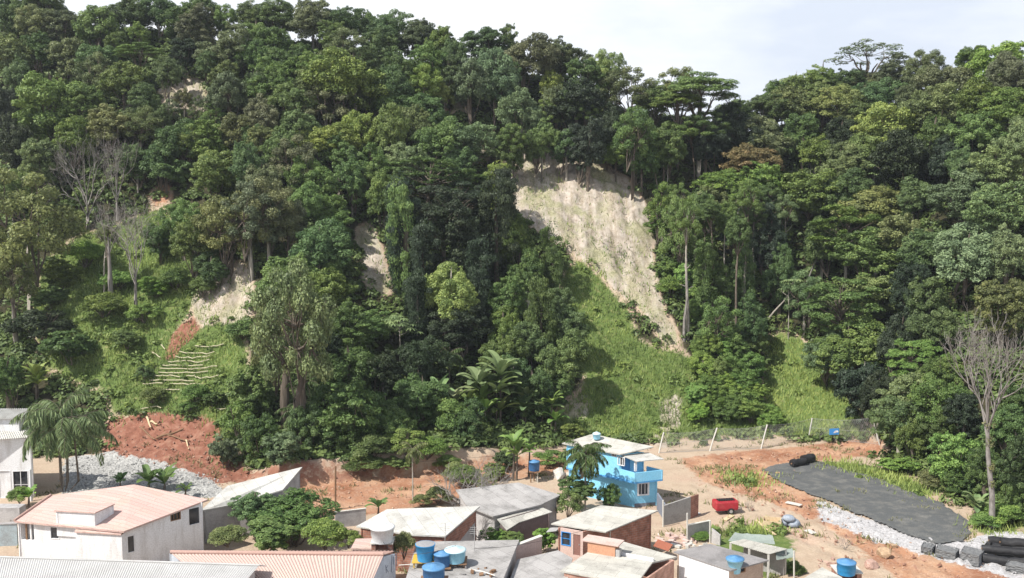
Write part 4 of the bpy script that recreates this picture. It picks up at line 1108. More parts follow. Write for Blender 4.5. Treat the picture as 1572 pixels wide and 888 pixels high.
for px, py, a, l, rd, z, lb in [(1545, 868, -0.35, 3.6, 0.36, 0.0, 'black roll at the bottom of the heap by the bare tree'), (1566, 862, -0.35, 3.6, 0.36, 0.0, 'black roll behind the bottom one in the heap'),
        (1540, 852, -0.3, 3.2, 0.34, 0.55, 'black roll in the middle layer of the heap, its end towards the sheet'), (1560, 850, -0.3, 3.6, 0.36, 0.6, 'thick black roll in the middle layer of the heap'),
        (1570, 842, -0.25, 3.4, 0.36, 1.05, 'black roll on top of the heap'), (1548, 838, -0.2, 3.0, 0.34, 1.0, 'brownish end roll lying across the top of the heap'),
        (1520, 848, 1.1, 0.9, 0.42, 0.1, 'short brownish black roll standing apart at the near end of the heap')]:
    roll(px, py, a, l, rd, lb, z)
def gabion(pxs, label, h=0.8):
    P = [at(x, y, 0) for x, y in pxs]; c = sum(P) / 4; t = thing('gabion_block', label, 'gabion', (c[0], c[1], 0), 'grey gabion blocks')
    rng = np.random.RandomState(int(c[0] * 10) % 1000)
    bm = bmesh.new(); V = [bm.verts.new((p[0] - c[0], p[1] - c[1], z)) for z in (0, h) for p in P]
    for f in [(3, 2, 1, 0), (4, 5, 6, 7), (0, 1, 5, 4), (1, 2, 6, 5), (2, 3, 7, 6), (3, 0, 4, 7)]: bm.faces.new([V[i] for i in f])
    bmesh.ops.subdivide_edges(bm, edges=bm.edges, cuts=7, use_grid_fill=True)
    for v in bm.verts: v.co += Vector(rng.normal(size=3) * 0.035)
    me = bpy.data.meshes.new('stone_fill'); bm.to_mesh(me); bm.free(); uv = me.uv_layers.new(name='UVMap')
    for l in me.loops: co = me.vertices[l.vertex_index].co; uv.data[l.index].uv = (co.x, co.y + co.z)
    me.materials.append(M['gabion']); link('stone_fill', me, t)
    q = MB()
    for i in range(4):
        a, b = P[i], P[(i + 1) % 4]
        q.tube([a + V3([0, 0, h + 0.03]), b + V3([0, 0, h + 0.03])], 0.025, 5); q.tube([a, a + V3([0, 0, h + 0.03])], 0.025, 5)
    q.build('wire_frame', M['gabion'], t)
gabion([(1414, 849), (1430, 853), (1436, 846), (1418, 842)], 'small dark gabion block, first of the row beside the gravel', 0.55)
gabion([(1436, 854), (1466, 862), (1472, 854), (1440, 846)], 'long dark gabion block in the middle of the row beside the gravel', 0.6)
gabion([(1474, 863), (1502, 870), (1510, 861), (1480, 854)], 'tallest grey gabion block, close to the black rolls', 0.85)
gabion([(1544, 876), (1590, 886), (1594, 876), (1550, 868)], 'grey gabion block under the heap of black rolls', 0.5)
def red_trailer():
    c = at(1113, 788, 0); sc = 16.0; a = 0.18; d = V3([math.cos(a), math.sin(a), 0]); n = V3([-d[1], d[0], 0])
    t = thing('red_trailer', 'small red trailer machine with a black louvred top on the dirt track', 'trailer', c)
    w, dp, h = 2.2, 1.2, 0.95
    bm = bmesh.new()
    lev = [(0.42, 0.95, 0.92), (0.62, 1.0, 1.0), (1.14, 1.0, 1.0), (1.28, 0.97, 0.90)]
    rings = []
    for z, sx, sy in lev:
        rings.append([bm.verts.new(d * (sx * w / 2 * X) + n * (sy * dp / 2 * Y) + V3([0, 0, z])) for X, Y in ((-1, -.92), (-.95, -1), (.95, -1), (1, -.92), (1, .92), (.95, 1), (-.95, 1), (-1, .92))])
    for i in range(3):
        for j in range(8): bm.faces.new([rings[i][j], rings[i][(j + 1) % 8], rings[i + 1][(j + 1) % 8], rings[i + 1][j]])
    bm.faces.new(rings[-1]); bm.faces.new(rings[0][::-1])
    me = bpy.data.meshes.new('body'); bm.to_mesh(me); bm.free(); uv = me.uv_layers.new(name='UVMap')
    for l in me.loops: co = me.vertices[l.vertex_index].co; uv.data[l.index].uv = (co.x, co.y + co.z)
    me.materials.append(M['red']); link('body', me, t)
    q = MB()
    for k in range(7): q.box(c + d * (-0.8 + 0.24 * k) + n * -0.36 + V3([0, 0, 1.305]), d * 0.17, n * 0.62, (0, 0, 0.07))
    q.build('louvre_panel', M['blackroll'], t)
    for s in (-1, 1):
        q = MB(); o = c + d * 0.35 + n * s * 0.52; q.tube([o + n * -0.1 + V3([0, 0, 0.32]), o + n * 0.1 + V3([0, 0, 0.32])], 0.32, 16); wh = q.build('wheel', M['tyre'], t)
        q = MB(); q.tube([o + n * -0.115 + V3([0, 0, 0.32]), o + n * 0.115 + V3([0, 0, 0.32])], 0.16, 12); q.build('rim', M['metal'], wh)
    q = MB(); q.tube([c + d * 0.9 + V3([0, 0, 0.48]), c + d * 1.7 + V3([0, 0, 0.40])], 0.05, 6); q.tube([c + d * 1.65 + V3([0, 0, 0.41]), c + d * 1.65], 0.035, 6); q.build('tow_bar', M['metal'], t)
    q = MB(); q.box(c - d * 0.85 - n * 0.4 + V3([0, 0, 0.36]), d * 1.7, n * 0.8, (0, 0, 0.09)); q.build('chassis', M['blackroll'], t)
red_trailer()
def open_crate():
    c = at(1185, 811, 0); a = -0.25; d = V3([math.cos(a), math.sin(a), 0]); n = V3([-d[1], d[0], 0]); w, dp, h = 1.6, 1.3, 0.75
    t = thing('open_crate', 'open plywood crate with pale sides beside the grey-blue bags', 'crate', c)
    o = c - d * w / 2 - n * dp * 0.3
    for nm, oo, aa, bb in (('side_board', o, d * w, n * 0.05), ('side_board', o + n * (dp - 0.05), d * w, n * 0.05), ('end_board', o + n * 0.05, d * 0.05, n * (dp - 0.1)), ('end_board', o + n * 0.05 + d * (w - 0.05), d * 0.05, n * (dp - 0.1))):
        q = MB(); q.box(oo, aa, bb, (0, 0, h)); q.build(nm, M['palewood'], t)
    q = MB(); q.box(o + d * 0.05 + n * 0.05 + V3([0, 0, 0.03]), d * (w - 0.1), n * (dp - 0.1), (0, 0, 0.2)); q.build('sand_fill', worn('ochre_sand', (0.50, 0.32, 0.16), (0.42, 0.26, 0.13), 2, 0.6), t)
open_crate()
def bag(px, py, rpx, z, label, seed):
    g = at(px, py, z); sc = 15.6; R_ = rpx / sc; rng = np.random.RandomState(seed)
    bm = bmesh.new(); bmesh.ops.create_icosphere(bm, subdivisions=3, radius=1)
    for v in bm.verts:
        p = v.co; k = 1 + 0.09 * math.sin(5 * p.x + seed) * math.cos(6 * p.y) + 0.05 * math.sin(11 * p.z + 7 * p.x)
        v.co = Vector((p.x * 1.25 * k, p.y * k, max(p.z * 0.72 * k, -0.5))) * R_
    me = bpy.data.meshes.new('plastic_bag'); bm.to_mesh(me); bm.free(); uv = me.uv_layers.new(name='UVMap')
    for l in me.loops: co = me.vertices[l.vertex_index].co; uv.data[l.index].uv = (co.x, co.y + co.z)
    me.polygons.foreach_set('use_smooth', np.ones(len(me.polygons), bool))
    me.materials.append(M['bag']); o = link('plastic_bag', me); o.location = (g[0], g[1], z + R_ * 0.48); o.rotation_euler = (0, 0, rng.uniform(0, 3)); return tag(o, label, 'bag', 'grey-blue bags beside the crate')
bag(1203, 806, 8, 0, 'grey-blue bag touching the open crate', 1); bag(1218, 808, 9, 0, 'largest grey-blue bag at the outer end of the heap', 2)
bag(1211, 802, 9, 0, 'grey-blue bag at the back of the heap beside the crate', 3); bag(1211, 800, 7, 0.55, 'grey-blue bag lying on top of the heap beside the crate', 4)
def plank(p0, p1, w, label, m='palewood', name='plank', z=0.06):
    a, b = hit(*p0)[0], hit(*p1)[0]; d = (b - a); n = V3([-d[1], d[0], 0]); n = n / np.linalg.norm(n) * w
    q = MB(); q.box(a + V3([0, 0, z]), d, n, (0, 0, 0.06)); return tag(q.build(name, M[m], None, a), label, 'plank', 'boards on the dirt')
plank((1168, 808), (1188, 823), 0.25, 'pale board lying below the open crate'); plank((1160, 800), (1172, 812), 0.18, 'pale board lying left of the open crate')
plank((1120, 792), (1108, 800), 0.5, 'pale scrap sheet on the ground under the red trailer'); plank((1205, 774), (1228, 779), 0.6, 'pale sheet lying alone on the dirt track', 'concrete')
plank((1064, 793), (1076, 790), 0.5, 'white board lying at the brick wall stub', 'white'); plank((1234, 817), (1246, 822), 0.6, 'whitish sheet lying beside the red wheel track', 'concrete')
debris(1040, 834, 0, 11, 26, 'pinkish rubble heap in front of the tall block wall', M['pinkplaster'], 0.6)
debris(1090, 815, 0, 12, 12, 'loose stones heaped on the grass below the red trailer', M['rock'], 0.4)
debris(1060, 845, 0, 13, 14, 'pale rubble lying behind the dark grey roof', M['concrete'], 0.6)
debris(1276, 866, 0, 14, 16, 'broken bricks strewn beside the mid blue tank', M['pinkrock'], 0.35)
q = MB(); g_ = at(1018, 838, 0.6); q.slab([at(1003, 838, 1.0), at(1026, 846, 1.0), at(1033, 836, 1.25), at(1010, 828, 1.25)], 0.05)
tag(q.build('rusty_sheet', worn('rusty_sheet', (0.30, 0.11, 0.07), (0.20, 0.08, 0.06), 1, 0.7), None, g_), 'rusty red sheet resting on the rubble behind the front brick house', 'sheet')

def fence():
    base = [(1011, 697), (1089, 693), (1168, 690), (1241, 672), (1351, 684)]
    top = [(1019, 664), (1101, 657), (1178, 652), (1247, 642), (1339, 641)]
    G = [hit(*p)[0] for p in base]; T = [at_y(*p, g[1] + 0.5) for p, g in zip(top, G)]
    t = thing('mesh_fence', 'leaning chain-link fence on pale posts between the dirt and the slope', 'fence', G[0])
    for g, u in zip(G, T):
        q = MB(); q.tube([g - V3([0, 0, 0.2]), (g + u) / 2, u], 0.085, 6); q.build('post', M['concrete'], t)
    q = MB()
    for i in range(4):
        Ln = np.linalg.norm(G[i + 1] - G[i]); m = int(Ln / 0.30)
        def P(s, h):
            a = G[i] + (G[i + 1] - G[i]) * s; b = T[i] + (T[i + 1] - T[i]) * s
            sag = 0.25 * math.sin(s * math.pi) * h
            p = a + (b - a) * h; p[2] += -sag; p[1] += 0.05
            return p
        k = 8
        for j in range(-k, m):
            for sg in (1, -1):
                pts = []
                for h in range(k + 1):
                    s = (j + (h if sg > 0 else k - h)) / m
                    if 0 <= s <= 1: pts.append(P(s, h / k * 0.97))
                if len(pts) > 2: q.tube(pts, 0.008, 3, cap=False, smooth=False)
        for h in (0.03, 0.5, 0.97): q.tube([P(s, h) for s in np.linspace(0, 1, 9)], 0.014, 4, cap=False)
    q.build('wire_mesh', M['metal'], t)
    s = at_y(1281, 663, (G[3][1] + G[4][1]) / 2 - 0.25); b = thing('blue_sign', 'blue sign plate with white mark hanging on the wire fence', 'sign', s)
    q = MB(); q.box(s + V3([-0.6, 0, -0.4]), (1.15, 0, 0.06), (0, 0.03, 0), (0, 0, 0.75)); q.build('plate', M['signblue'], b)
    q = MB()
    for x0, x1, z0, z1 in ((-0.02, 0.46, -0.10, 0.06), (0.10, 0.40, 0.06, 0.14), (-0.12, 0.16, -0.18, -0.10)): q.box(s + V3([x0, -0.014, z0]), (x1 - x0, 0, 0.02), (0, 0.012, 0), (0, 0, z1 - z0))
    q.build('white_mark', M['white'], b)
fence()
# ------------------------------------------------------------------ terraces, logs, dead wood
TERR = [([(276, 543), (290, 547), (318, 547), (330, 545)], 'topmost pale log row on the terraced slope'), ([(258, 560), (284, 558), (305, 560), (322, 556)], 'second pale log row from the top of the terraces'),
        ([(246, 570), (280, 570), (300, 571), (334, 566)], 'third pale log row from the top, the longest one'), ([(238, 581), (262, 581), (280, 583), (300, 581)], 'fourth pale log row from the top of the terraces'),
        ([(300, 582), (308, 586), (318, 584), (336, 581)], 'sagging pale log at the end of the fourth row'), ([(220, 594), (250, 592)], 'short pale log at the outer end of the fifth row'),
        ([(256, 594), (290, 594), (312, 594)], 'longer pale log in the fifth row of terraces'), ([(288, 613), (305, 615), (318, 612)], 'short pale log below the fifth row of terraces'),
        ([(330, 613), (348, 610), (366, 608)], 'pale log beside the dark tree at sixth row height'), ([(322, 632), (345, 632), (362, 631)], 'pale log in the lowest row above the red mound'),
        ([(218, 632), (235, 628), (248, 630)], 'pale log at the upper corner of the red mound'), ([(270, 552), (296, 554), (324, 550)], 'thin pale log row between the topmost and second rows'), ([(250, 565), (276, 566), (312, 564)], 'thin pale log row between the second and third rows'), ([(244, 576), (276, 577), (320, 575)], 'thin pale log row between the third and fourth rows'),
        ([(230, 588), (262, 588), (298, 589)], 'thin pale log row between the fourth and fifth rows'), ([(236, 603), (268, 603), (300, 601)], 'thin pale log row just below the fifth row'), ([(300, 536), (322, 537), (344, 533)], 'thin pale log above the topmost row'), ([(234, 545), (247, 553)], 'pale log lying slantwise beside the red streak'), ([(248, 533), (254, 541)], 'small pale log upright above the red streak')]
for pts, lb in TERR:
    P = []
    for i in range(len(pts) - 1):
        for u in np.linspace(0, 1, 5)[:-1]: P.append(hit(pts[i][0] + (pts[i + 1][0] - pts[i][0]) * u, pts[i][1] + (pts[i + 1][1] - pts[i][1]) * u)[0])
    P.append(hit(*pts[-1])[0]); P = [p + V3([0, -0.1, 0.28]) for p in P]
    q = MB(); q.tube(P, 0.065, 7); tag(q.build('erosion_log', M['log'], None, P[0]), lb, 'log', 'pale logs across the terraces')
for pts, r_, lb, mm in [([(240, 678), (262, 670), (282, 662)], 0.16, 'long broken trunk lying across the red mound', 'wood'), ([(258, 672), (275, 676), (291, 682)], 0.11, 'dark branch crossing below the long trunk on the red mound', 'wood'), ([(226, 646), (232, 662)], 0.15, 'pale broken trunk upright on the red mound', 'palewood'), ([(232, 652), (242, 656)], 0.14, 'short pale log beside the upright broken trunk', 'palewood'), ([(286, 680), (290, 694)], 0.10, 'thin stick leaning down the red mound', 'palewood'), ([(215, 660), (238, 680)], 0.12, 'dark root lying at the edge of the red mound', 'wood')]:
    P = [hit(*p)[0] + V3([0, 0, 0.25]) for p in pts]; q = MB()
    P = [P[0] + (P[-1] - P[0]) * u + V3([0, 0, 0.08 * math.sin(u * 7)]) for u in np.linspace(0, 1, 6)]
    q.tube(P, np.linspace(r_, r_ * 0.6, 6), 7); tag(q.build('fallen_log', M[mm], None, P[0]), lb, 'log', 'fallen wood on the red mound')

# overhead cables
for pts, lb in [([(515, 717, 105.0), (700, 704, 104.0), (884, 688, 96.0)], 'thin overhead cable running from the dark post to the blue house'), ([(700, 838, 66.0), (612, 862, 66.5), (588, 832, 68.5)], 'cable sagging between the weathered roof and the white tank'),
                ([(1219, 847, 77.0), (1170, 842, 78.0), (1132, 868, 70.0)], 'cable from the tall pale pole to the white walled house'), ([(728, 842, 66.0), (800, 838, 72.0), (905, 812, 76.0)], 'cable from the antenna roof to the brick house')]:
    P = [at_y(*p) for p in pts]; t = np.linspace(0, 1, 15)[:, None]; c = P[0] * (1 - t) ** 2 + 2 * P[1] * t * (1 - t) + P[2] * t ** 2 - V3([0, 0, 0.5]) * (t * (1 - t))
    q = MB(); q.tube(c, 0.014, 4); tag(q.build('overhead_cable', M['blackroll'], None, c[0]), lb, 'cable', 'overhead cables')
# ------------------------------------------------------------------ foliage prototypes (unit crowns: radius 1, z -1..1)
def clump(nb, rng, c, r, zr, n, leaf, up=0.5, low=-0.35, droop=None, wid=0.55, tint0=None, fill=0.22):
    d = unit(rng, int(n * 2.2))
    d = d[d[:, 2] > low + 0.25 * rng.normal(size=len(d))][:n]
    rad = rng.uniform(0.78, 1.06, len(d))
    k = rng.random(len(d)) < fill
    rad[k] = rng.uniform(0.2, 0.8, k.sum())
    P = np.asarray(c) + d * rad[:, None] * np.array([r, r, zr])
    N = d * 0.7 + np.array([0, 0, up]) + rng.normal(size=(len(d), 3)) * 0.42
    t0 = rng.uniform(0.25, 0.75) if tint0 is None else tint0
    nb.leaves(P, N, leaf * rng.uniform(0.6, 1.25, len(d)), np.clip(t0 + rng.normal(size=len(d)) * 0.20, 0, 1), rng, 0, wid, droop)
def spread(rng, n, fn, tries=12):
    """best-candidate scatter of fn(rng) points"""
    pts = [fn()]
    while len(pts) < n:
        c = [fn() for _ in range(tries)]
        A = np.array(pts)
        pts.append(max(c, key=lambda q: np.min(((A - q) ** 2).sum(1))))
    return np.array(pts)
def limb(nb, rng, a, b, r0, r1, sag=0.12, mi=1, sides=4):
    a, b = np.asarray(a, float), np.asarray(b, float)
    t = np.linspace(0, 1, 5)[:, None]
    p = a + (b - a) * t + np.array([0, 0, 1]) * (-sag * np.sin(t * math.pi)) * np.linalg.norm(b - a) + rng.normal(size=(5, 3)) * 0.02 * np.sin(t * math.pi)
    nb.tube(p, np.linspace(r0, r1, 5), sides, mi)
def crown_round(seed, n=90, leaf=0.030, lobes=6, rs=(0.09, 0.20), big=(0.30, 0.56), flat=0.75):
    """several overlapping lobes of leaf clumps at different heights"""
    rng = np.random.RandomState(seed); nb = NB()
    Lc = spread(rng, lobes, lambda: unit(rng, 1)[0] * rng.uniform(0.30, 0.56) * np.array([1, 1, 0.95]) + np.array([0, 0, -0.05]), 6)
    Lr = rng.uniform(*big, lobes); Lr[0] = big[1]
    lt = rng.uniform(0.3, 0.7, lobes)
    def f():
        while True:
            k = rng.randint(lobes); d = unit(rng, 1)[0]
            if d[2] < -0.75: continue
            q = Lc[k] + d * Lr[k] * rng.uniform(0.72, 1.0)
            o = np.linalg.norm(Lc - q, axis=1) / Lr; o[k] = 9
            if o.min() < 0.62: continue
            return np.array([*q, k])
    C = spread(rng, n, f, 5)
    for c in C:
        r = rng.uniform(*rs); k = int(c[3]); m = int(250 * (r / 0.15) ** 1.7)
        clump(nb, rng, c[:3], r * rng.uniform(0.85, 1.25), r * flat * rng.uniform(0.7, 1.2), m, leaf, low=-0.6, tint0=np.clip(lt[k] + rng.normal() * 0.12, 0.1, 0.9))
        e = c[:3] + unit(rng, 1)[0] * r * 1.1
        clump(nb, rng, e, r * 0.5, r * 0.4, m // 6, leaf, low=-0.9, fill=0.6)
    for k in range(lobes): clump(nb, rng, Lc[k], Lr[k] * 0.75, Lr[k] * 0.65, 260, leaf * 1.5, fill=0.6)
    for k in range(lobes): limb(nb, rng, (0, 0, -1.05), Lc[k], 0.028, 0.010)
    for c in C[::6]: limb(nb, rng, Lc[int(c[3])], c[:3], 0.010, 0.003)
    return nb.build('crown', [M_LEAF, M_BARK])
def crown_layered(seed, n=40, leaf=0.030):
    """flat leaf plates stepping down a loose dome"""
    rng = np.random.RandomState(seed); nb = NB()
    def f():
        d = unit(rng, 1)[0]
        while d[2] < -0.7: d = unit(rng, 1)[0]
        return d * rng.uniform(0.55, 0.86)
    for c in spread(rng, n, f, 8):
        r = rng.uniform(0.13, 0.29)
        tilt = c[:2] * 0.25
        m = int(560 * (r / 0.28) ** 2)
        for k in range(rng.randint(2, 4)):                                  # each plate is a few overlapping sprays
            o = np.array([*(rng.normal(size=2) * r * 0.5), 0]); o[2] = -tilt @ o[:2] + rng.normal() * 0.02
            clump(nb, rng, c + o, r * 0.75, r * 0.36, m // 2, leaf, up=1.0, low=-0.2, tint0=rng.uniform(0.35, 0.75))
        limb(nb, rng, (0, 0, c[2] * 0.5 - 0.35), c - np.array([0, 0, 0.05]), 0.018, 0.005, sag=-0.05)
    nb.tube([(0, 0, -1.05), (0.02, 0.01, -0.4), (-0.01, 0, 0.2), (0, 0, 0.5)], [0.05, 0.04, 0.025, 0.01], 5, 1)
    return nb.build('crown', [M_LEAF, M_BARK])
def crown_airy(seed, n=34, leaf=0.030):
    rng = np.random.RandomState(seed); nb = NB()
    def f():
        d = unit(rng, 1)[0]
        while d[2] < -0.55: d = unit(rng, 1)[0]
        return d * rng.uniform(0.45, 0.88)
    C = spread(rng, n, f)
    hubs = spread(rng, 6, lambda: unit(rng, 1)[0] * np.array([0.4, 0.4, 0.25]) + np.array([0, 0, -0.1]))
    for h in hubs: limb(nb, rng, (0, 0, -1.05), h, 0.020, 0.013, sag=-0.08, sides=5)
    for c in C:
        r = rng.uniform(0.13, 0.25)
        clump(nb, rng, c, r, r * 0.7, int(420 * (r / 0.2) ** 2), leaf, up=0.4, low=-0.7, fill=0.5)
        h = hubs[np.argmin(((hubs - c) ** 2).sum(1))]
        limb(nb, rng, h, c, 0.018, 0.005, sag=0.08)
        for _ in range(3):
            e = c + unit(rng, 1)[0] * r * 1.1
            limb(nb, rng, c, e, 0.006, 0.002, sag=0.0)
    return nb.build('crown', [M_LEAF, M_BARK])
def crown_column(seed, leaf=0.034):
    """vine draped column: hanging curtains of leaves"""
    rng = np.random.RandomState(seed); nb = NB()
    for k in range(34):
        z = rng.uniform(-0.85, 0.85); th = rng.uniform(0, 6.28)
        env = rng.uniform(0.5, 0.8) * math.sqrt(max(0.05, 1 - (abs(z) ** 2.6)))
        c = np.array([env * math.cos(th), env * math.sin(th), z])
        r = rng.uniform(0.13, 0.30)
        clump(nb, rng, c, r, r * 0.42, int(520 * (r / 0.28) ** 2), leaf, up=0.35)
        if rng.random() < 0.75:                                            # curtain below the clump
            m = 380; L_ = rng.uniform(0.25, 0.7)
            P = c + np.stack([rng.normal(size=m) * 0.10, rng.normal(size=m) * 0.10, -rng.random(m) * L_], 1)
            N = np.array([math.cos(th), math.sin(th), 0.25]) + rng.normal(size=(m, 3)) * 0.45
            nb.leaves(P, N, leaf * rng.uniform(0.6, 1.1, m), np.clip(0.4 + rng.normal(size=m) * 0.2, 0, 1), rng, 0, 0.5, 0.8)
    for k in range(7): clump(nb, rng, np.array([0, 0, -0.8 + k * 0.27]), 0.45, 0.25, 130, leaf * 1.3)
    return nb.build('crown', [M_LEAF, M_BARK])
def crown_umbrella(seed, leaf=0.032, sparse=False):
    rng = np.random.RandomState(seed); nb = NB()
    def f():
        th, rr = rng.uniform(0, 6.28), math.sqrt(rng.random()) * 0.84
        return np.array([rr * math.cos(th), rr * math.sin(th), 0.62 - 0.75 * rr * rr + rng.normal() * 0.10])
    C = spread(rng, 24 if sparse else 44, f)
    for c in C:
        r = rng.uniform(0.14, 0.22) if sparse else rng.uniform(0.13, 0.27)
        clump(nb, rng, c, r * 1.1, r * 0.55, int((220 if sparse else 520) * (r / 0.25) ** 2), leaf, up=0.8, low=-0.25)
    hubs = spread(rng, 6, lambda: np.array([rng.uniform(-0.4, 0.4), rng.uniform(-0.4, 0.4), rng.uniform(-0.3, 0.1)]))
    for h in hubs: limb(nb, rng, (0, 0, -1.1), h, 0.035, 0.018, sag=0.08, sides=5)
    for c in C:
        h = hubs[np.argmin(((hubs - c) ** 2).sum(1))]
        limb(nb, rng, h, c, 0.016, 0.004, sag=0.1)
    return nb.build('crown', [M_LEAF, M_BARK])
def crown_bare(seed, gens=4, n0=6, up=0.5, r0=0.055, leafy=0):
    """leafless branches; unit: base at z=-1"""
    rng = np.random.RandomState(seed); nb = NB(); tips = []
    def grow(p, d, ln, r, g):
        q = [p]
        for i in range(3):
            d = d + rng.normal(size=3) * 0.16 + np.array([0, 0, 0.06])
            d /= np.linalg.norm(d)
            q.append(q[-1] + d * ln / 3)
        nb.tube(q, np.linspace(r, r * 0.62, 4), 4 if g < 3 else 3, 0)
        if g >= gens: tips.append(q[-1]); return
        for k in range(rng.randint(2, 4) if g < 4 else 2):
            e = d + unit(rng, 1)[0] * 0.72 + np.array([0, 0, 0.12]); e /= np.linalg.norm(e)
            grow(q[-1] if k else q[-2], e, ln * rng.uniform(0.60, 0.80), max(r * 0.62, 0.0035), g + 1)
    for k in range(n0):
        th = k * 6.28 / n0 + rng.normal() * 0.3
        d = np.array([math.cos(th) * (1 - up), math.sin(th) * (1 - up), up]); d /= np.linalg.norm(d)
        grow(np.array([0, 0, -1.0 + 0.25 * (k % 3) * 0.5]), d, 0.72, r0, 1)
    if leafy:
        for t in tips[::2]: clump(nb, rng, t, 0.07, 0.05, leafy, 0.035)
        return nb.build('crown', [M_DEAD, M_LEAF]) if False else nb.build('crown', [M_DEAD])
    return nb.build('branches', [M_DEAD])
def crown_bush(seed, leaf=0.05, n=26, per=330):
    rng = np.random.RandomState(seed); nb = NB()
    def f():
        d = unit(rng, 1)[0]; d[2] = abs(d[2]) * 1.2 - 0.35
        return d * rng.uniform(0.45, 0.80)
    for c in spread(rng, n, f):
        r = rng.uniform(0.16, 0.36)
        clump(nb, rng, c, r, r * 0.8, int(per * (r / 0.3) ** 2), leaf, up=0.45)
    for k in range(7):
        e = unit(rng, 1)[0]; e[2] = abs(e[2])
        limb(nb, rng, (0, 0, -1.0), e * 0.7, 0.03, 0.008, sag=0)
    return nb.build('foliage', [M_LEAF, M_BARK])
def trunk_mesh(seed, fork=False, m=None):
    """unit trunk: height 1, base radius 1"""
    rng = np.random.RandomState(seed); nb = NB()
    z = np.linspace(-0.04, 1, 7)
    off = np.cumsum(rng.normal(size=(7, 2)) * 0.45, 0) * np.linspace(0, 1, 7)[:, None]
    pts = np.column_stack([off, z])
    nb.tube(pts, np.array([1.35, 1.0, 0.88, 0.8, 0.72, 0.62, 0.5]), 7, 0)
    return nb.build('trunk', [m or M_BARK], smooth=True)
PROTO = {
 'R': [crown_round(11), crown_round(12, 80, 0.032, 5), crown_round(13, 110, 0.027, 8, (0.08, 0.16), (0.24, 0.45)), crown_round(14, 80, 0.030, 4, (0.10, 0.22), (0.36, 0.60)), crown_round(15, 90, 0.030, 7, (0.09, 0.19), (0.26, 0.5)),
       crown_round(16, 70, 0.033, 5, (0.10, 0.22)), crown_round(17, 100, 0.028, 9, (0.08, 0.17), (0.22, 0.42)), crown_round(18, 85, 0.030, 6, (0.09, 0.2), (0.28, 0.55), 0.55), crown_round(19, 95, 0.028, 7, (0.08, 0.18), (0.25, 0.5), 0.6), crown_round(20, 75, 0.032, 3, (0.10, 0.22), (0.42, 0.62))],
 'L': [crown_layered(21), crown_layered(22, 48), crown_layered(23, 34)],
 'A': [crown_airy(31), crown_airy(32, 42), crown_airy(33, 30)],
 'C': [crown_column(41), crown_column(42), crown_column(43)],
 'U': [crown_umbrella(51), crown_umbrella(52), crown_umbrella(53)],
 'S': [crown_umbrella(55, 0.036, True)],
 'B': [crown_bare(61, 6, 6, 0.55, 0.024), crown_bare(62, 6, 7, 0.6, 0.022), crown_bare(63, 6, 6, 0.62, 0.024)],
 'H': [crown_bush(71), crown_bush(72, 0.055, 20), crown_bush(73, 0.045, 32), crown_round(74, 60, 0.042, 5), crown_round(75, 55, 0.045, 4), crown_round(76, 60, 0.040, 6)],
}
TRUNKS = [trunk_mesh(81), trunk_mesh(82), trunk_mesh(83)]
PALETRUNKS = [trunk_mesh(84, m=M_PALE), trunk_mesh(85, m=M_PALE)]
DEADTRUNK = trunk_mesh(86, m=M_DEAD)
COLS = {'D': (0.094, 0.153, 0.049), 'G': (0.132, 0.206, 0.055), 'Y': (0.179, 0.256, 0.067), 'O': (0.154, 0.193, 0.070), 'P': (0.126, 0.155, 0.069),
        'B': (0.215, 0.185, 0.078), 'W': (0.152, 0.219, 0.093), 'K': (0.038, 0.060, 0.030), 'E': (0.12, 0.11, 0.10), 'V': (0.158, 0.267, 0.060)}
CNAME = {'D': 'dark green', 'G': 'mid green', 'Y': 'yellow-green', 'O': 'olive green', 'P': 'brownish green', 'B': 'rusty brown', 'W': 'grey-green', 'K': 'blackish green', 'E': 'bare grey', 'V': 'bright green'}
SHAPE = {'R': 'round-crowned tree', 'L': 'tier-branched tree', 'A': 'thin-leaved tree', 'C': 'vine-draped tree', 'U': 'umbrella-crowned tree', 'S': 'sparse flat-topped tree', 'B': 'leafless tree', 'H': 'bush', 'T': 'slender tree'}
NAMEOF = {'R': 'broadleaf_tree', 'L': 'tiered_tree', 'A': 'thin_leaved_tree', 'C': 'vine_draped_tree', 'U': 'umbrella_tree', 'S': 'umbrella_tree', 'B': 'bare_tree', 'H': 'bush'}
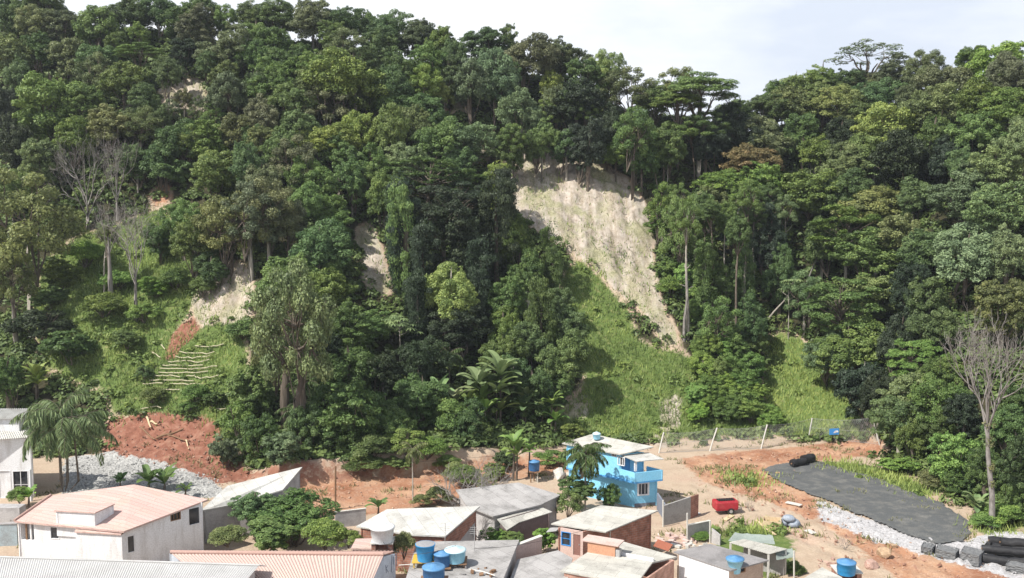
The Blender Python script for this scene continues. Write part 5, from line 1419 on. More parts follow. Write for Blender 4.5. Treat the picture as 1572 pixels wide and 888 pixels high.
TREES = '''
R 20 -2 80 50 D;R 70 -4 80 50 G;R 20 15 70 60 D;R 55 30 65 50 O;R 100 30 70 50 P;R 150 28 75 55 G;R 200 12 65 45 D;R 243 8 70 45 D;R 214 46 32 30 Y;R 290 14 70 50 D;R 300 32 60 45 P;R 345 22 50 36 G;R 385 12 60 44 D;R 392 42 56 44 G
R 20 72 75 55 O;R 62 66 62 42 D;R 104 66 66 50 P;R 150 75 60 46 D;R 180 62 50 40 D;U 214 84 76 36 G 5;R 258 100 56 50 D;R 350 66 76 52 P;R 322 86 54 42 D;R 388 78 60 50 D;R 285 72 56 46 K;A 150 108 66 50 P
R 85 130 112 92 V;R 130 146 70 60 G;R 190 112 70 50 G;R 225 140 54 44 D;R 350 132 74 62 P;R 345 112 54 34 O;R 395 120 60 56 D;R 30 110 50 60 D
R 165 180 95 52 O;R 120 196 70 60 G;A 215 186 66 44 O;R 270 202 74 60 D;R 312 194 84 52 G;R 365 188 60 52 P;R 388 198 46 44 D
R 62 232 84 72 O;R 210 236 56 52 D;R 255 238 72 54 D;R 332 246 84 62 G;R 290 214 62 44 G;R 380 240 62 70 D;R 25 205 56 80 K;R 12 160 50 80 K
B 132 268 80 120 E 2;B 178 262 64 100 E 2;A 40 318 150 120 O 5;R 18 282 66 54 G;A 20 410 66 76 O 4;H 95 420 60 46 G;B 205 372 74 120 E 5;B 166 350 40 90 E 6
A 352 335 100 80 O 1;A 382 318 84 80 P 3;R 300 350 84 72 G;R 322 402 56 36 D;R 280 328 62 60 G;R 245 350 50 44 D;H 60 500 100 60 K;H 110 530 90 60 D;R 10 560 60 70 D;H 372 506 46 30 D;H 195 520 50 34 G;H 160 470 60 40 G;H 130 390 60 44 V;H 220 480 50 34 V;H 240 440 46 32 V;H 75 455 60 40 G;H 180 430 50 34 V;H 270 430 44 34 G;H 310 440 44 36 D
R 430 14 76 44 D;R 480 18 76 54 P;R 522 24 56 46 D;R 562 30 54 44 D;R 600 36 64 52 D;R 642 46 66 50 P;R 676 56 54 50 G;R 700 68 46 50 D;R 745 58 84 54 D;R 782 66 46 50 D
R 420 50 62 50 D;R 455 78 66 42 D;R 512 46 54 44 G;A 530 72 76 52 P;R 582 62 62 58 D;R 612 95 74 60 D;R 660 86 64 62 G;R 692 100 54 60 D;R 560 90 60 50 D
R 428 88 54 42 D;R 472 96 74 52 G;R 545 112 116 82 G;R 602 122 74 60 D;R 470 122 74 52 O;R 412 118 74 60 G;R 645 120 66 52 G;R 682 138 36 32 Y;R 722 112 74 70 W;R 760 102 72 84 W;R 580 132 60 50 G
R 400 168 64 62 P;R 450 150 72 54 D;A 500 150 84 52 P;R 597 146 66 52 D;R 650 162 74 52 D;R 456 186 64 52 W;R 547 190 62 64 Y;R 597 186 64 72 G;R 632 180 64 60 O;R 492 206 88 52 Y;R 402 206 56 44 O;R 430 216 62 60 D;R 672 202 74 62 G;R 722 206 74 52 W;R 702 232 56 50 D
R 520 226 64 62 G;R 572 236 62 62 G;A 450 240 74 62 P;R 622 240 64 52 W;R 402 262 62 62 P;R 480 262 74 62 G;R 540 262 64 62 G;L 660 262 120 60 D 3;R 590 284 56 66 G
L 705 300 90 56 K 3;C 766 285 54 66 Y;A 412 312 84 82 O 2;A 442 332 64 60 P;R 462 302 54 60 G;R 507 312 62 42 G;R 490 362 94 72 D;R 508 330 56 36 G;R 512 408 44 40 G
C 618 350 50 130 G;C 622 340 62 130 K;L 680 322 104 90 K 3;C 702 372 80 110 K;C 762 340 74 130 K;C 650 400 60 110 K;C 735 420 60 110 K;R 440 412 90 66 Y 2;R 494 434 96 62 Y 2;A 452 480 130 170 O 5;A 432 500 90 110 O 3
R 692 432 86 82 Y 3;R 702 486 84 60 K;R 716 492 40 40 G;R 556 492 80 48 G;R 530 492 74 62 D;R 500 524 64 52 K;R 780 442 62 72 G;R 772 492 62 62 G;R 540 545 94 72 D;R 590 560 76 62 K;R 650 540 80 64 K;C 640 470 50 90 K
H 380 600 66 80 G;A 262 168 30 28 P 1;A 302 164 28 32 D 1;A 330 172 40 34 G 1;A 282 150 26 26 P 1;R 250 176 40 30 D;R 400 655 74 84 D;H 365 645 50 64 G;R 540 610 124 100 D;R 522 680 104 70 D;R 592 640 84 64 D;H 622 676 64 42 G;R 720 656 84 72 D;R 732 694 62 52 D;R 726 706 66 60 D;H 758 722 36 26 G;H 700 722 40 24 O;H 688 712 40 24 G;H 716 730 50 34 D;H 746 738 40 26 O;H 850 702 54 24 G;H 776 706 44 30 D;H 880 694 40 20 G;H 560 716 60 26 D;H 610 712 50 22 G;H 850 600 64 60 D;H 692 640 60 56 G;R 470 640 80 100 D;H 430 690 70 50 W;H 655 690 70 36 G;R 650 590 90 60 D;R 820 580 70 60 D;H 800 620 60 50 D;H 572 690 60 40 D
R 805 80 90 66 P;R 862 78 72 52 P;R 930 100 66 62 G;R 898 108 84 62 D;R 846 122 44 50 Y;R 855 152 54 62 O;R 802 162 84 72 W;R 780 125 54 60 D;R 882 152 84 62 K;A 960 132 84 52 O;R 1000 140 74 52 G;A 1042 132 84 52 O;U 1074 148 112 72 G 9;U 1042 164 84 52 G 8;R 1124 160 66 46 D
A 972 196 64 66 G 5;R 1020 206 64 66 D;R 902 202 62 78 K;R 870 214 54 52 D;R 790 212 52 60 D;R 832 204 54 60 G;R 932 190 62 60 K;R 1130 192 80 62 K;R 1085 212 62 52 K;R 985 240 50 44 D;R 945 226 50 40 G
R 1150 240 106 62 B;R 1108 276 94 56 V;R 1160 282 94 54 G
C 772 300 50 80 K;R 788 350 58 70 G;C 850 386 44 78 D;R 782 442 62 62 G;C 830 482 54 110 D;R 808 400 60 66 D;R 872 492 62 64 D;R 802 514 74 64 W;R 862 534 74 72 D;R 790 560 64 64 D;R 770 530 60 60 D;R 858 448 44 50 D
A 1016 312 54 62 G;H 1022 350 50 50 V;A 1040 340 50 80 G;C 1068 342 50 90 G;H 1036 380 44 44 G;H 1052 430 50 50 V;H 1030 440 36 40 V;R 1090 300 74 54 O;C 1082 410 52 80 G;H 1075 450 44 40 V;R 1132 332 64 60 K;R 1116 420 56 56 D;C 1142 410 44 100 D;H 1026 410 40 40 G;A 1104 484 60 60 G;R 1110 520 50 35 V 0;R 1130 530 45 33 G 0;R 1085 524 42 33 V 0;R 1080 555 45 33 V 0;R 1102 560 50 35 G 0;R 1124 556 45 33 V 0;R 1090 580 45 28 G 0;R 1114 584 45 30 V 0;R 1144 576 50 35 G 0;R 1160 596 45 30 V 0;R 1138 604 50 30 V 0;R 1156 482 50 56 D;R 1180 350 60 70 K;R 1070 596 42 28 V 0;R 1100 606 45 26 V 0;R 1120 622 50 26 G 0;R 1152 622 55 28 V 0;R 1180 634 50 22 V 0;R 1070 628 45 22 V 0;H 1062 480 40 40 G;R 1198 410 60 66 D;R 1150 548 50 37 V 0;R 1160 520 45 33 G 0
R 1186 138 54 48 G;R 1222 122 74 52 G;R 1262 112 56 42 G;S 1330 90 104 54 P 5;R 1308 116 60 40 D;R 1346 114 64 38 P;R 1286 122 72 42 D;R 1370 106 64 42 P;A 1422 102 64 52 P;R 1462 110 84 60 P;R 1492 86 64 52 G;R 1540 74 84 60 V;R 1562 104 62 60 P
R 1172 160 74 52 D;R 1212 150 84 52 O;R 1262 146 74 52 O;R 1302 150 84 52 O;R 1350 140 84 52 D;R 1402 132 54 52 P;R 1330 164 64 44 D;R 1442 152 94 62 O;R 1502 140 84 60 G;R 1552 152 84 60 G;R 1162 196 94 60 P;R 1232 190 74 62 D;R 1290 196 74 60 K;R 1370 182 104 70 Y;R 1432 192 64 60 D;R 1502 192 94 62 G;R 1560 202 74 80 W
R 1252 222 64 52 G;R 1290 236 84 62 W;R 1342 216 74 62 Y;R 1402 232 104 80 K;R 1462 222 74 60 K;R 1482 242 62 62 D;R 1532 242 94 72 W;R 1182 270 104 62 V;R 1242 272 104 62 G;R 1290 282 72 60 D;R 1342 302 124 62 O;R 1402 290 64 52 D;R 1482 282 94 62 W;R 1530 302 104 80 W
L 1300 342 114 66 G 3;R 1345 374 116 74 G;R 1382 350 104 62 O;R 1262 352 62 72 D;R 1420 372 74 62 D;R 1482 372 114 82 W;R 1545 372 72 72 W;R 1402 424 74 80 K;R 1350 432 110 60 O;L 1290 456 108 82 G 3;A 1236 444 64 62 W;R 1300 514 100 66 G;R 1270 524 74 62 W;R 1325 570 90 80 K;R 1422 442 64 62 D;R 1432 492 64 60 D;R 1382 500 70 80 K
R 1540 452 114 82 O;L 1402 542 80 56 V 2;R 1442 562 74 62 G;R 1402 602 94 62 W;R 1442 602 84 72 G;R 1382 626 74 60 D;R 1560 604 62 70 D;R 1472 684 88 80 V;R 1512 704 64 64 D;R 1402 662 64 60 G;R 1562 700 54 64 D;R 1492 762 64 54 D;R 1542 642 64 60 D;R 1556 762 54 60 D;R 1448 640 60 50 D;H 1470 740 56 46 D;R 1350 590 60 70 K;H 1540 790 60 30 V;R 1480 620 60 60 K
'''
ZTXT = []   # (test, phrase) first match wins
def zone_of(px, py):
    top = float(np.interp(px, _g, _sky))
    if py < top + 58: 
        return 'on the high left ridge line' if px < 560 else 'on the ridge line of the middle saddle' if px < 1155 else 'on the right-hand ridge line'
    if py < 165 and px < 400: return 'around the small bare patch near the ridge'
    if py < 290 and px < 240: return 'above the leafless trees on the left slope'
    if px < 400 and py < 300: return 'below the small bare patch near the ridge'
    if px < 270 and py > 300: return 'on the green slope left of the terraces'
    if px < 400 and py < 520: return 'around the pale clearing above the terraces'
    if px < 620 and py > 560: return 'behind the orange cut bank'
    if px < 700 and py < 170: return 'high on the left hill below the ridge'
    if px < 640 and py < 290: return 'halfway up the left hill'
    if px < 570: return 'around the narrow middle landslip'
    if px < 790 and py < 290: return 'above the dark gully left of the scar'
    if px < 790 and py < 530: return 'in the dark gully left of the scar'
    if px < 900 and py > 530: return 'behind the banana clumps below the gully'
    if px < 880 and py > 290: return 'along the left edge of the scar'
    if px < 1000: return 'directly above the big pale scar'
    if px < 1210 and py < 290: return 'above the pale trunks right of the scar'
    if px < 1215: return 'along the right edge of the scar'
    if py < 330: return 'high on the right-hand slope'
    if px > 1460 and py > 500: return 'around the bare tree beside the black rolls'
    if py < 480: return 'halfway down the right-hand slope'
    return 'above the fence end on the right slope'
ORD = ['first', 'second', 'third', 'fourth', 'fifth', 'sixth', 'seventh', 'eighth', 'ninth', 'tenth', 'eleventh', 'twelfth', 'thirteenth', 'fourteenth', 'fifteenth', 'sixteenth', 'seventeenth', 'eighteenth', 'nineteenth', 'twentieth', 'twenty-first', 'twenty-second', 'twenty-third', 'twenty-fourth']
rt = random.Random(7)
forest = []
V3 = np.array
def plant(kind, px, py, w, h, col, clear=None, up=1.1):
    """a tree whose crown centre is seen at (px,py) with a w x h pixel crown"""
    bush = kind == 'H'
    clear = (0.0 if bush else 1.2) if clear is None else clear
    hm = 6.0
    low = 0.42 if kind in 'RLA' else 0.15 if kind == 'C' else 0.0       # the crown goes on down behind its neighbours
    for _ in range(4):
        hc = hm * 0.5 + clear
        g, zc, ok = hit(px, py + h * up * low * 0.5, hc)
        sc = FPX / math.hypot(g[1], zc - CAMZ)
        hm = h * up * (1 + low) / sc
    wm = w * up / sc
    if not ok:                                              # stands on the ridge: as tall as the skyline asks for
        hc = max(zc - g[2], hm * 0.5 + 1)
    hc = max(hc, hm * 0.45)
    ft = float(np.interp(px, _g, _foot)) + 1.5
    if g[1] < ft and not bush and ok:                       # keep the wood's edge on the slope; its crowns reach the ground there
        q = at_y(px, py + h * up * low * 0.5, ft); g = V3([q[0], ft, float(hz(q[0], ft))]); hc = max(q[2] - g[2], 1.0); hm = max(hm, 2 * hc - 0.4) if kind in 'RC' else hm
    t = empty(NAMEOF[kind], (g[0], g[1], g[2] - 0.15), rt.uniform(0, 6.28))
    pr = rt.choice(PROTO[kind])
    if kind == 'B':
        c = link('branches', pr, t)
    else:
        c = link('foliage' if bush else 'crown', pr, t)
    k = COLS[col]
    j = rt.uniform(0.82, 1.2)
    c.color = (k[0] * j * rt.uniform(0.9, 1.12), k[1] * j, k[2] * j * rt.uniform(0.85, 1.2), 1)
    c.location = (0, 0, hc + 0.15)
    c.scale = (wm / 2 * rt.uniform(0.9, 1.15), wm / 2 * rt.uniform(0.9, 1.15), hm / 2)
    if kind in 'RLAC': c.rotation_euler = (rt.uniform(-0.2, 0.2), rt.uniform(-0.2, 0.2), 0)
    if not bush:
        r = max(0.10, 0.016 * (hc + hm * 0.5)) * rt.uniform(0.8, 1.2)
        tr = link('trunk', DEADTRUNK if kind == 'B' else rt.choice(PALETRUNKS if rt.random() < 0.45 else TRUNKS), t)
        tr.scale = (r, r, (hc - hm * 0.35) if kind != 'B' else hc - hm * 0.44)
        if kind in 'RC': tr.scale[2] = hc
    forest.append((t, kind, col, px, py))
    return t
for row in TREES.strip().split('\n'):
    for e in row.split(';'):
        q = e.split()
        plant(q[0], *map(float, q[1:5]), q[5], float(q[6]) if len(q) > 6 else None)
def slender(px, ytop, ybase, lean, cw, ch, col, pale=True, label_kind='T'):
    g, zc, ok = hit(px, ybase)
    top = at_y(px + lean, ytop, g[1] + 0.3)
    H = top[2] - g[2]
    t = empty('slender_tree', (g[0], g[1], g[2] - 0.1), 0)
    lean += rt.uniform(-5, 5)
    top = at_y(px + lean, ytop, g[1] + 0.3)
    r = (0.008 * H + 0.045) * rt.uniform(0.7, 1.2)
    z = np.linspace(0, 1, 8); ph = rt.uniform(0, 6)
    nb = NB(); nb.tube(np.column_stack([(top[0] - g[0]) * z ** 1.4 + 0.28 * np.sin(z * 4.5 + ph) * z, 0.3 * z + 0.2 * np.cos(z * 5 + ph) * z, z * H - 0.1 * (1 - z)]), r * np.linspace(1.25, 0.42, 8), 6, 0)
    for k in range(3):
        s = rt.uniform(0.55, 0.95); a0 = rt.uniform(0, 6.28); o = np.array([(top[0] - g[0]) * s ** 1.4 + 0.28 * math.sin(s * 4.5 + ph) * s, 0.3 * s, s * H]); L_ = rt.uniform(0.5, 1.5)
        nb.tube([o, o + np.array([math.cos(a0) * L_ * 0.6, math.sin(a0) * L_ * 0.6, L_ * 0.5]), o + np.array([math.cos(a0) * L_, math.sin(a0) * L_, L_ * 1.1])], [r * 0.4, r * 0.28, r * 0.12], 4, 0)
    link('trunk', nb.build('trunk', [M_PALE if rt.random() < 0.55 else M_BARK], True), t)
    if cw:
        sc = FPX / math.hypot(g[1], 10)
        c = link('crown', rt.choice(PROTO['A'] + PROTO['R'][:3]), t)
        c.scale = (cw / sc * 0.62, cw / sc * 0.62, ch / sc * 0.65)
        c.location = (top[0] - g[0], 0.3, H - ch / sc * 0.1)
        k = COLS[col]; c.color = (*k, 1)
    forest.append((t, 'T', col, px, (ytop + ybase) / 2))
for q in [(1040, 300, 402, 0, 34, 40, 'G'), (1093, 318, 482, 2, 40, 40, 'D'), (1145, 300, 452, 4, 44, 50, 'G'), (1066, 196, 288, -2, 70, 40, 'G'), (1073, 190, 288, 14, 60, 40, 'D'), (1010, 230, 300, -4, 44, 44, 'G'),
          (985, 200, 300, -6, 40, 40, 'O'), (1024, 226, 292, 2, 40, 44, 'G'), (880, 150, 238, 4, 54, 50, 'D'), (893, 168, 250, 3, 34, 34, 'G'), (786, 210, 292, -3, 40, 40, 'G'), (832, 170, 232, 2, 40, 40, 'Y'),
          (1112, 330, 470, 0, 36, 40, 'G'), (1078, 320, 440, 0, 34, 46, 'D'), (1158, 330, 440, 2, 40, 40, 'D'), (612, 290, 400, -2, 40, 60, 'D'), (570, 276, 330, 0, 40, 44, 'G'), (1340, 140, 190, 2, 44, 40, 'O'),
          (160, 360, 458, 2, 30, 30, 'O'), (1180, 300, 400, 0, 40, 40, 'D'), (1205, 320, 420, -3, 40, 44, 'W'), (48, 190, 240, 0, 40, 40, 'D'), (305, 40, 84, 1, 40, 34, 'D'), (1056, 330, 520, 0, 44, 60, 'G'), (1130, 350, 520, 0, 40, 54, 'D')]:
    slender(*q)
by = {}
for t, kind, col, px, py in forest:
    by.setdefault((kind, col, zone_of(px, py)), []).append((px, py, t))
for (kind, col, zn), L_ in by.items():
    L_.sort(key=lambda q: q[0])
    for i, (px, py, t) in enumerate(L_):
        base = f"{CNAME[col]} {SHAPE[kind]} {zn}" if kind != 'B' else f"leafless grey tree {zn}"
        if len(L_) > 1:
            base += ', ' + ('leftmost' if i == 0 else 'rightmost' if i == len(L_) - 1 else ORD[i] + ' from left')
        tag(t, base, 'bush' if kind == 'H' else 'tree', 'bushes on the slope' if kind == 'H' else 'trees of the hillside forest')
print('FOREST', len(forest))

# ------------------------------------------------------------------ undergrowth and grass (nobody could count them)
def scatter_leaf_mass(name, pts, rad, per, leaf, color_attr, seed, upn=0.5, lab=None):
    rng = np.random.RandomState(seed); nb = NB()
    n = len(pts)
    C = np.repeat(pts, per, 0); r = np.repeat(rad, per)
    d = unit(rng, n * per); d[:, 2] = np.abs(d[:, 2])
    P = C + d * r[:, None] * rng.uniform(0.55, 1.0, n * per)[:, None] * np.array([1, 1, 0.85])
    N = d * 0.7 + np.array([0, 0, upn]) + rng.normal(size=P.shape) * 0.4
    t = np.repeat(rng.uniform(0.05, 0.95, n), per) * 0.7 + rng.random(n * per) * 0.3
    nb.leaves(P, N, np.repeat(leaf, per) * rng.uniform(0.6, 1.3, n * per), t, rng)
    o = link(name, nb.build(name, [M_LEAF]))
    o.color = (*color_attr, 1)
    tag(o, lab, name, kind='stuff')
    return o
rg = np.random.RandomState(77)
N0 = 60000
X, Y = rg.uniform(-120, 120, N0), rg.uniform(84, 212, N0)
pxs, _q = to_px(X, Y, hz(X, Y))
vis = (pxs > -60) & (pxs < 1632) & (Y < np.interp(pxs, _g, _dr) + 8)
X, Y, pxs = X[vis], Y[vis], pxs[vis]
fz = mask_at('forest', X, Y)
keep = rg.random(len(X)) < fz * 0.55
xx, yy = X[keep], Y[keep]
P = np.stack([xx, yy, hz(xx, yy) + 0.2], 1)
rad = rg.uniform(0.5, 1.5, len(P))
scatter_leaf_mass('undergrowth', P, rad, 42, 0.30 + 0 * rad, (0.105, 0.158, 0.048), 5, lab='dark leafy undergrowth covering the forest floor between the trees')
gz = mask_at('grass', X, Y)
nn = 0.5 + 0.5 * _noise(X, Y, 9, 5, 16) + 0.0
openm = np.where((pxs > 850) & (pxs < 1060), 0.28, np.where(pxs > 1160, 0.25, np.where((pxs > 220) & (pxs < 390), 0.4, 1.0)))                # the meadow under the scar is smooth grass
keep = (rg.random(len(X)) < openm * gz * 0.20 * np.clip(nn * 2.4 - 0.3, 0.1, 2.2))
xx, yy = X[keep], Y[keep]
P = np.stack([xx, yy, hz(xx, yy) + 0.1], 1)
rad = rg.uniform(0.35, 1.0, len(P))
scatter_leaf_mass('shrubbery', P, rad, 40, 0.24 + 0 * rad, (0.155, 0.225, 0.058), 6, lab='low bright green shrubbery over the open grassy slopes')
def grass_mass(seed=8):
    rng = np.random.RandomState(seed); nb = NB()
    n = 330000
    x, y = rng.uniform(-75, 70, n), rng.uniform(84, 190, n)
    g = mask_at('grass', x, y) + np.where(to_px(x, y, hz(x, y))[1] > 385, 0.34, 0.13) * mask_at('tan', x, y) * (0.4 + _noise(x, y, 8, 2, 12) > 0.25)
    k = rng.random(n) < g
    x, y = x[k], y[k]; m = len(x)
    P = np.stack([x, y, hz(x, y) - 0.03], 1)
    h = rng.uniform(0.3, 0.95, m) * (0.75 + 0.3 * _noise(x, y, 7, 3, 14))
    a = rng.uniform(0, 6.28, m); w = rng.uniform(0.03, 0.09, m)
    b = np.stack([np.cos(a), np.sin(a), 0 * a], 1) * w[:, None]
    lean = np.stack([rng.normal(size=m) * 0.35, rng.normal(size=m) * 0.35, np.ones(m)], 1) * h[:, None]
    t = np.clip(0.5 + 0.9 * _noise(x, y, 6, 4, 16) + rng.normal(size=m) * 0.16, 0, 1)
    t = np.clip(np.where(to_px(x, y, P[:, 2])[0] > 1150, 0.30, -0.10) + t, 0, 1)
    nb.quads(np.stack([P - b, P + b, P + lean + b * 0.3, P + lean - b * 0.3], 1), 0, t)
    o = link('grass', nb.build('grass', [M_LEAF]))
    o.color = (0.205, 0.280, 0.080, 1)
    tag(o, 'tall light green grass on the open slopes', 'grass', kind='stuff')
grass_mass()
def weeds(seed=18):
    """sparse tufts on the dirt, in the yards and along the tracks"""
    rng = np.random.RandomState(seed); nb = NB(); n = 5200
    x, y = rng.uniform(-48, 52, n), rng.uniform(73, 121, n)
    k = (_noise(x, y, 8, 4, 13) + 0.5 * _noise(x, y, 3, 9, 20) > 0.22) & (mask_at('forest', x, y) < 0.3) & (mask_at('gravel', x, y) < 0.3)
    x, y = x[k], y[k]; m = 9; x = np.repeat(x, m) + rng.normal(size=len(x) * m) * 0.22; y = np.repeat(y, m) + rng.normal(size=len(y) * m) * 0.22
    P = np.stack([x, y, hz(x, y) - 0.02], 1); N = len(x); h = rng.uniform(0.10, 0.42, N); a = rng.uniform(0, 6.28, N); w = rng.uniform(0.03, 0.07, N)
    b = np.stack([np.cos(a), np.sin(a), 0 * a], 1) * w[:, None]; lean = np.stack([rng.normal(size=N) * 0.5, rng.normal(size=N) * 0.5, np.ones(N)], 1) * h[:, None]
    nb.quads(np.stack([P - b, P + b, P + lean + b * 0.3, P + lean - b * 0.3], 1), 0, rng.random(N))
    o = link('weeds', nb.build('weeds', [M_LEAF])); o.color = (0.19, 0.20, 0.085, 1); tag(o, 'sparse weeds growing on the dirt and along the tracks', 'weeds', kind='stuff')
weeds()
# ------------------------------------------------------------------ palms, bananas, cecropias, shrubs near the houses
def frond(nb, rng, base, az, el, ln, leaf_l, droop, mi_leaf=0, mi_wood=1, n=34, hang=0.55, wid=0.03):
    """arching feather leaf"""
    t = np.linspace(0, 1, 12)
    d = V3([math.cos(az), math.sin(az)])
    ang = el - droop * t ** 1.4
    st = np.stack([np.cos(ang) * d[0], np.cos(ang) * d[1], np.sin(ang)], 1) * ln / 11
    P = np.vstack([base, base + np.cumsum(st[:-1], 0)])
    nb.tube(P, np.linspace(0.035, 0.008, 12), 4, mi_wood)
    s = np.sort(rng.uniform(0.12, 1, n * 2)); i = np.minimum((s * 11).astype(int), 10); f = s * 11 - i
    Q = P[i] + (P[i + 1] - P[i]) * f[:, None]
    T = P[i + 1] - P[i]; T /= np.linalg.norm(T, axis=1)[:, None]
    side = np.cross(T, [0, 0, 1]); side /= np.linalg.norm(side, axis=1)[:, None] + 1e-9
    sg = np.where(rng.random(len(s)) < 0.5, 1, -1)[:, None]
    D = side * sg * rng.uniform(0.5, 1, (len(s), 1)) + T * 0.45 + V3([0, 0, -1]) * (hang * rng.uniform(0.4, 1.6, (len(s), 1)))
    D /= np.linalg.norm(D, axis=1)[:, None]
    L_ = leaf_l * np.sin(np.clip(s * 0.9 + 0.12, 0, 1) * math.pi) ** 0.6 * rng.uniform(0.7, 1.1, len(s))
    b = np.cross(D, rng.normal(size=D.shape)); b /= np.linalg.norm(b, axis=1)[:, None] + 1e-9
    w = wid
    mid = Q + D * (L_ * 0.5)[:, None]; tip = Q + D * L_[:, None] + V3([0, 0, -0.25]) * (L_ * hang)[:, None]
    nb.quads(np.stack([Q, mid + b * w, tip, mid - b * w], 1), mi_leaf, rng.random(len(s)))
def palm(name, label, px, ytop, ybase, trunks, nf, ln, leaf_l, col, seed, droop=1.9, dz=None, hang=0.6, wid=0.035, m=None, up=0.9, dead=0, g=None, low=1.5):
    rng = np.random.RandomState(seed)
    if g is None: g = hit(px, ybase)[0]
    top = at_y(px, ytop, g[1]); H = top[2] - g[2]
    t = thing(name, label, 'palm', g)
    for k, (ox, r_, lean) in enumerate(trunks):
        nb = NB(); z = np.linspace(-0.1, H * (1 - 0.06 * k), 9)
        nb.tube(np.column_stack([ox + lean * (z / H) ** 1.5, 0.2 * k + 0 * z, z]), np.linspace(r_ * 1.25, r_ * 0.8, 9), 8, 0)
        link('trunk', nb.build('trunk', [m or M_BARK], True), t)
    nb = NB()
    for k in range(nf):
        ox, r_, lean = trunks[k % len(trunks)]
        b = V3([ox + lean, 0.2 * (k % len(trunks)), H * (1 - 0.06 * (k % len(trunks)))])
        el = up * (1 - low * (k / nf)) + rng.normal() * 0.12
        frond(nb, rng, b, k * 2.4 + rng.normal() * 0.2, el, ln * rng.uniform(0.85, 1.1), leaf_l, droop * rng.uniform(0.8, 1.15), n=80, hang=hang, wid=wid)
    c = link('crown', nb.build('crown', [M_LEAF, M_BARK]), t); c.color = (*COLS[col], 1)
    if dead:
        nb = NB()
        for k in range(dead): frond(nb, rng, V3([0, 0, H * 0.97]), k * 2.1, -0.9, ln * 0.7, leaf_l * 0.8, 0.7, n=30, hang=1.0, wid=wid)
        c = link('dead_fronds', nb.build('dead_fronds', [M_LEAF, M_BARK]), t); c.color = (0.30, 0.24, 0.15, 1)
    return t
palm('queen_palm', 'tall drooping palm with three trunks beside the tall white house', 98, 652, 764, [(-0.2, 0.13, 0), (0.35, 0.12, 0.2), (1.4, 0.10, -0.4)], 34, 5.6, 1.25, 'W', 3, droop=2.3, hang=1.0, wid=0.05, up=1.3, low=1.0, g=at(98, 764, 0))
palm('queen_palm', 'slim palm with dry fronds standing before the blue house', 898, 700, 800, [(0, 0.10, 0.0)], 26, 2.9, 0.75, 'D', 5, droop=2.0, hang=0.8, wid=0.035, m=M_PALE, up=1.3, dead=7, g=at(897, 783, 0) - V3([0, 1.0, 0]))
palm('slim_palm', 'thin palm with a small tuft in front of the orange cut bank', 634, 690, 782, [(0, 0.06, 0)], 11, 1.7, 0.5, 'O', 6, droop=1.9, m=M_PALE, g=at(634, 782, 0))
for px, y0, y1, ln, s, lb in [(462, 632, 690, 3.2, 11, 'dark feathery palm under the big thin-leaved tree'), (690, 545, 600, 2.6, 12, 'dark palm in the gully above the banana clump'), (470, 588, 660, 2.8, 13, 'dark palm behind the trunk of the big thin-leaved tree'), (556, 520, 560, 2.4, 14, 'dark palm on the shaded slope left of the white cecropia')]:
    palm('forest_palm', lb, px, y0, y1, [(0, 0.10, 0)], 15, ln, 0.7, 'D', s, droop=1.7, hang=0.7, wid=0.035)
def banana(px, ytop, ybase, stems, ln, label, seed, col='V', spread_=1.0, g=None, nl=8):
    rng = np.random.RandomState(seed)
    if g is None: g = hit(px, ybase)[0]
    top = at_y(px, ytop, g[1]); H = max(1.2, top[2] - g[2])
    t = thing('banana_plant', label, 'banana plant', g, 'banana plants')
    for k in range(stems):
        o = V3([rng.normal() * spread_ * (k > 0), rng.normal() * spread_ * 0.6 * (k > 0), 0]); h = (H - ln * 0.55) * (1 if k == 0 else rng.uniform(0.45, 0.85)); h = max(h, 0.5)
        nb = NB(); nb.tube([o, o + V3([0.05, 0, h * 0.5]), o + V3([0.08, 0, h])], [0.14, 0.11, 0.07], 7, 0); link('stem', nb.build('stem', [M_BARK], True), t)
        nb = NB()
        for j in range(nl):
            az = j * 2.4 + rng.normal() * 0.3; el = 1.25 - 0.75 * (j / nl) + rng.normal() * 0.12; L_ = ln * rng.uniform(0.75, 1.1); dr = rng.uniform(0.7, 1.6)
            tt = np.linspace(0, 1, 9); a = el - dr * tt ** 1.6; d = V3([math.cos(az), math.sin(az)])
            st = np.stack([np.cos(a) * d[0], np.cos(a) * d[1], np.sin(a)], 1) * L_ / 8
            P = np.vstack([o + V3([0.08, 0, h]), o + V3([0.08, 0, h]) + np.cumsum(st[:-1], 0)])
            T = np.gradient(P, axis=0); T /= np.linalg.norm(T, axis=1)[:, None]
            sd = np.cross(T, [0, 0, 1]); sd /= np.linalg.norm(sd, axis=1)[:, None] + 1e-9; upv = np.cross(sd, T)
            w = 0.36 * (ln / 2.2) * np.clip(np.sin(np.clip(tt * 1.05 - 0.08, 0, 1) * math.pi), 0, 1) ** 0.55 + 0.015
            ti = rng.uniform(0.3, 0.9)
            for sg in (-1, 1):
                E = P + sd * (w * sg)[:, None] + upv * (w * 0.35)[:, None] * 1 + rng.normal(size=P.shape) * 0.02
                q = np.stack([P[:-1], P[1:], E[1:], E[:-1]], 1); nb.quads(q, 0, ti)
        c = link('leaves', nb.build('leaves', [M_LEAF]), t); k_ = COLS[col]; c.color = (*[x * rng.uniform(0.9, 1.1) for x in k_], 1)
banana(768, 552, 655, 6, 3.6, 'largest banana clump, with tall stem, in front of the dark gully', 1, 'W', 1.7, nl=11)
banana(740, 596, 660, 4, 2.8, 'lower banana clump at the foot of the largest one', 2, 'G', 1.2)
banana(806, 592, 655, 4, 3.0, 'banana clump on the meadow side of the largest one', 3, 'W', 1.2)
banana(672, 588, 660, 3, 2.8, 'pale banana clump with dry stems left of the largest one', 4, 'W', 1.0)
banana(788, 668, 738, 2, 2.1, 'bright banana plant standing in front of the orange dirt', 5, 'V', 0.5, at(788, 738, 0))
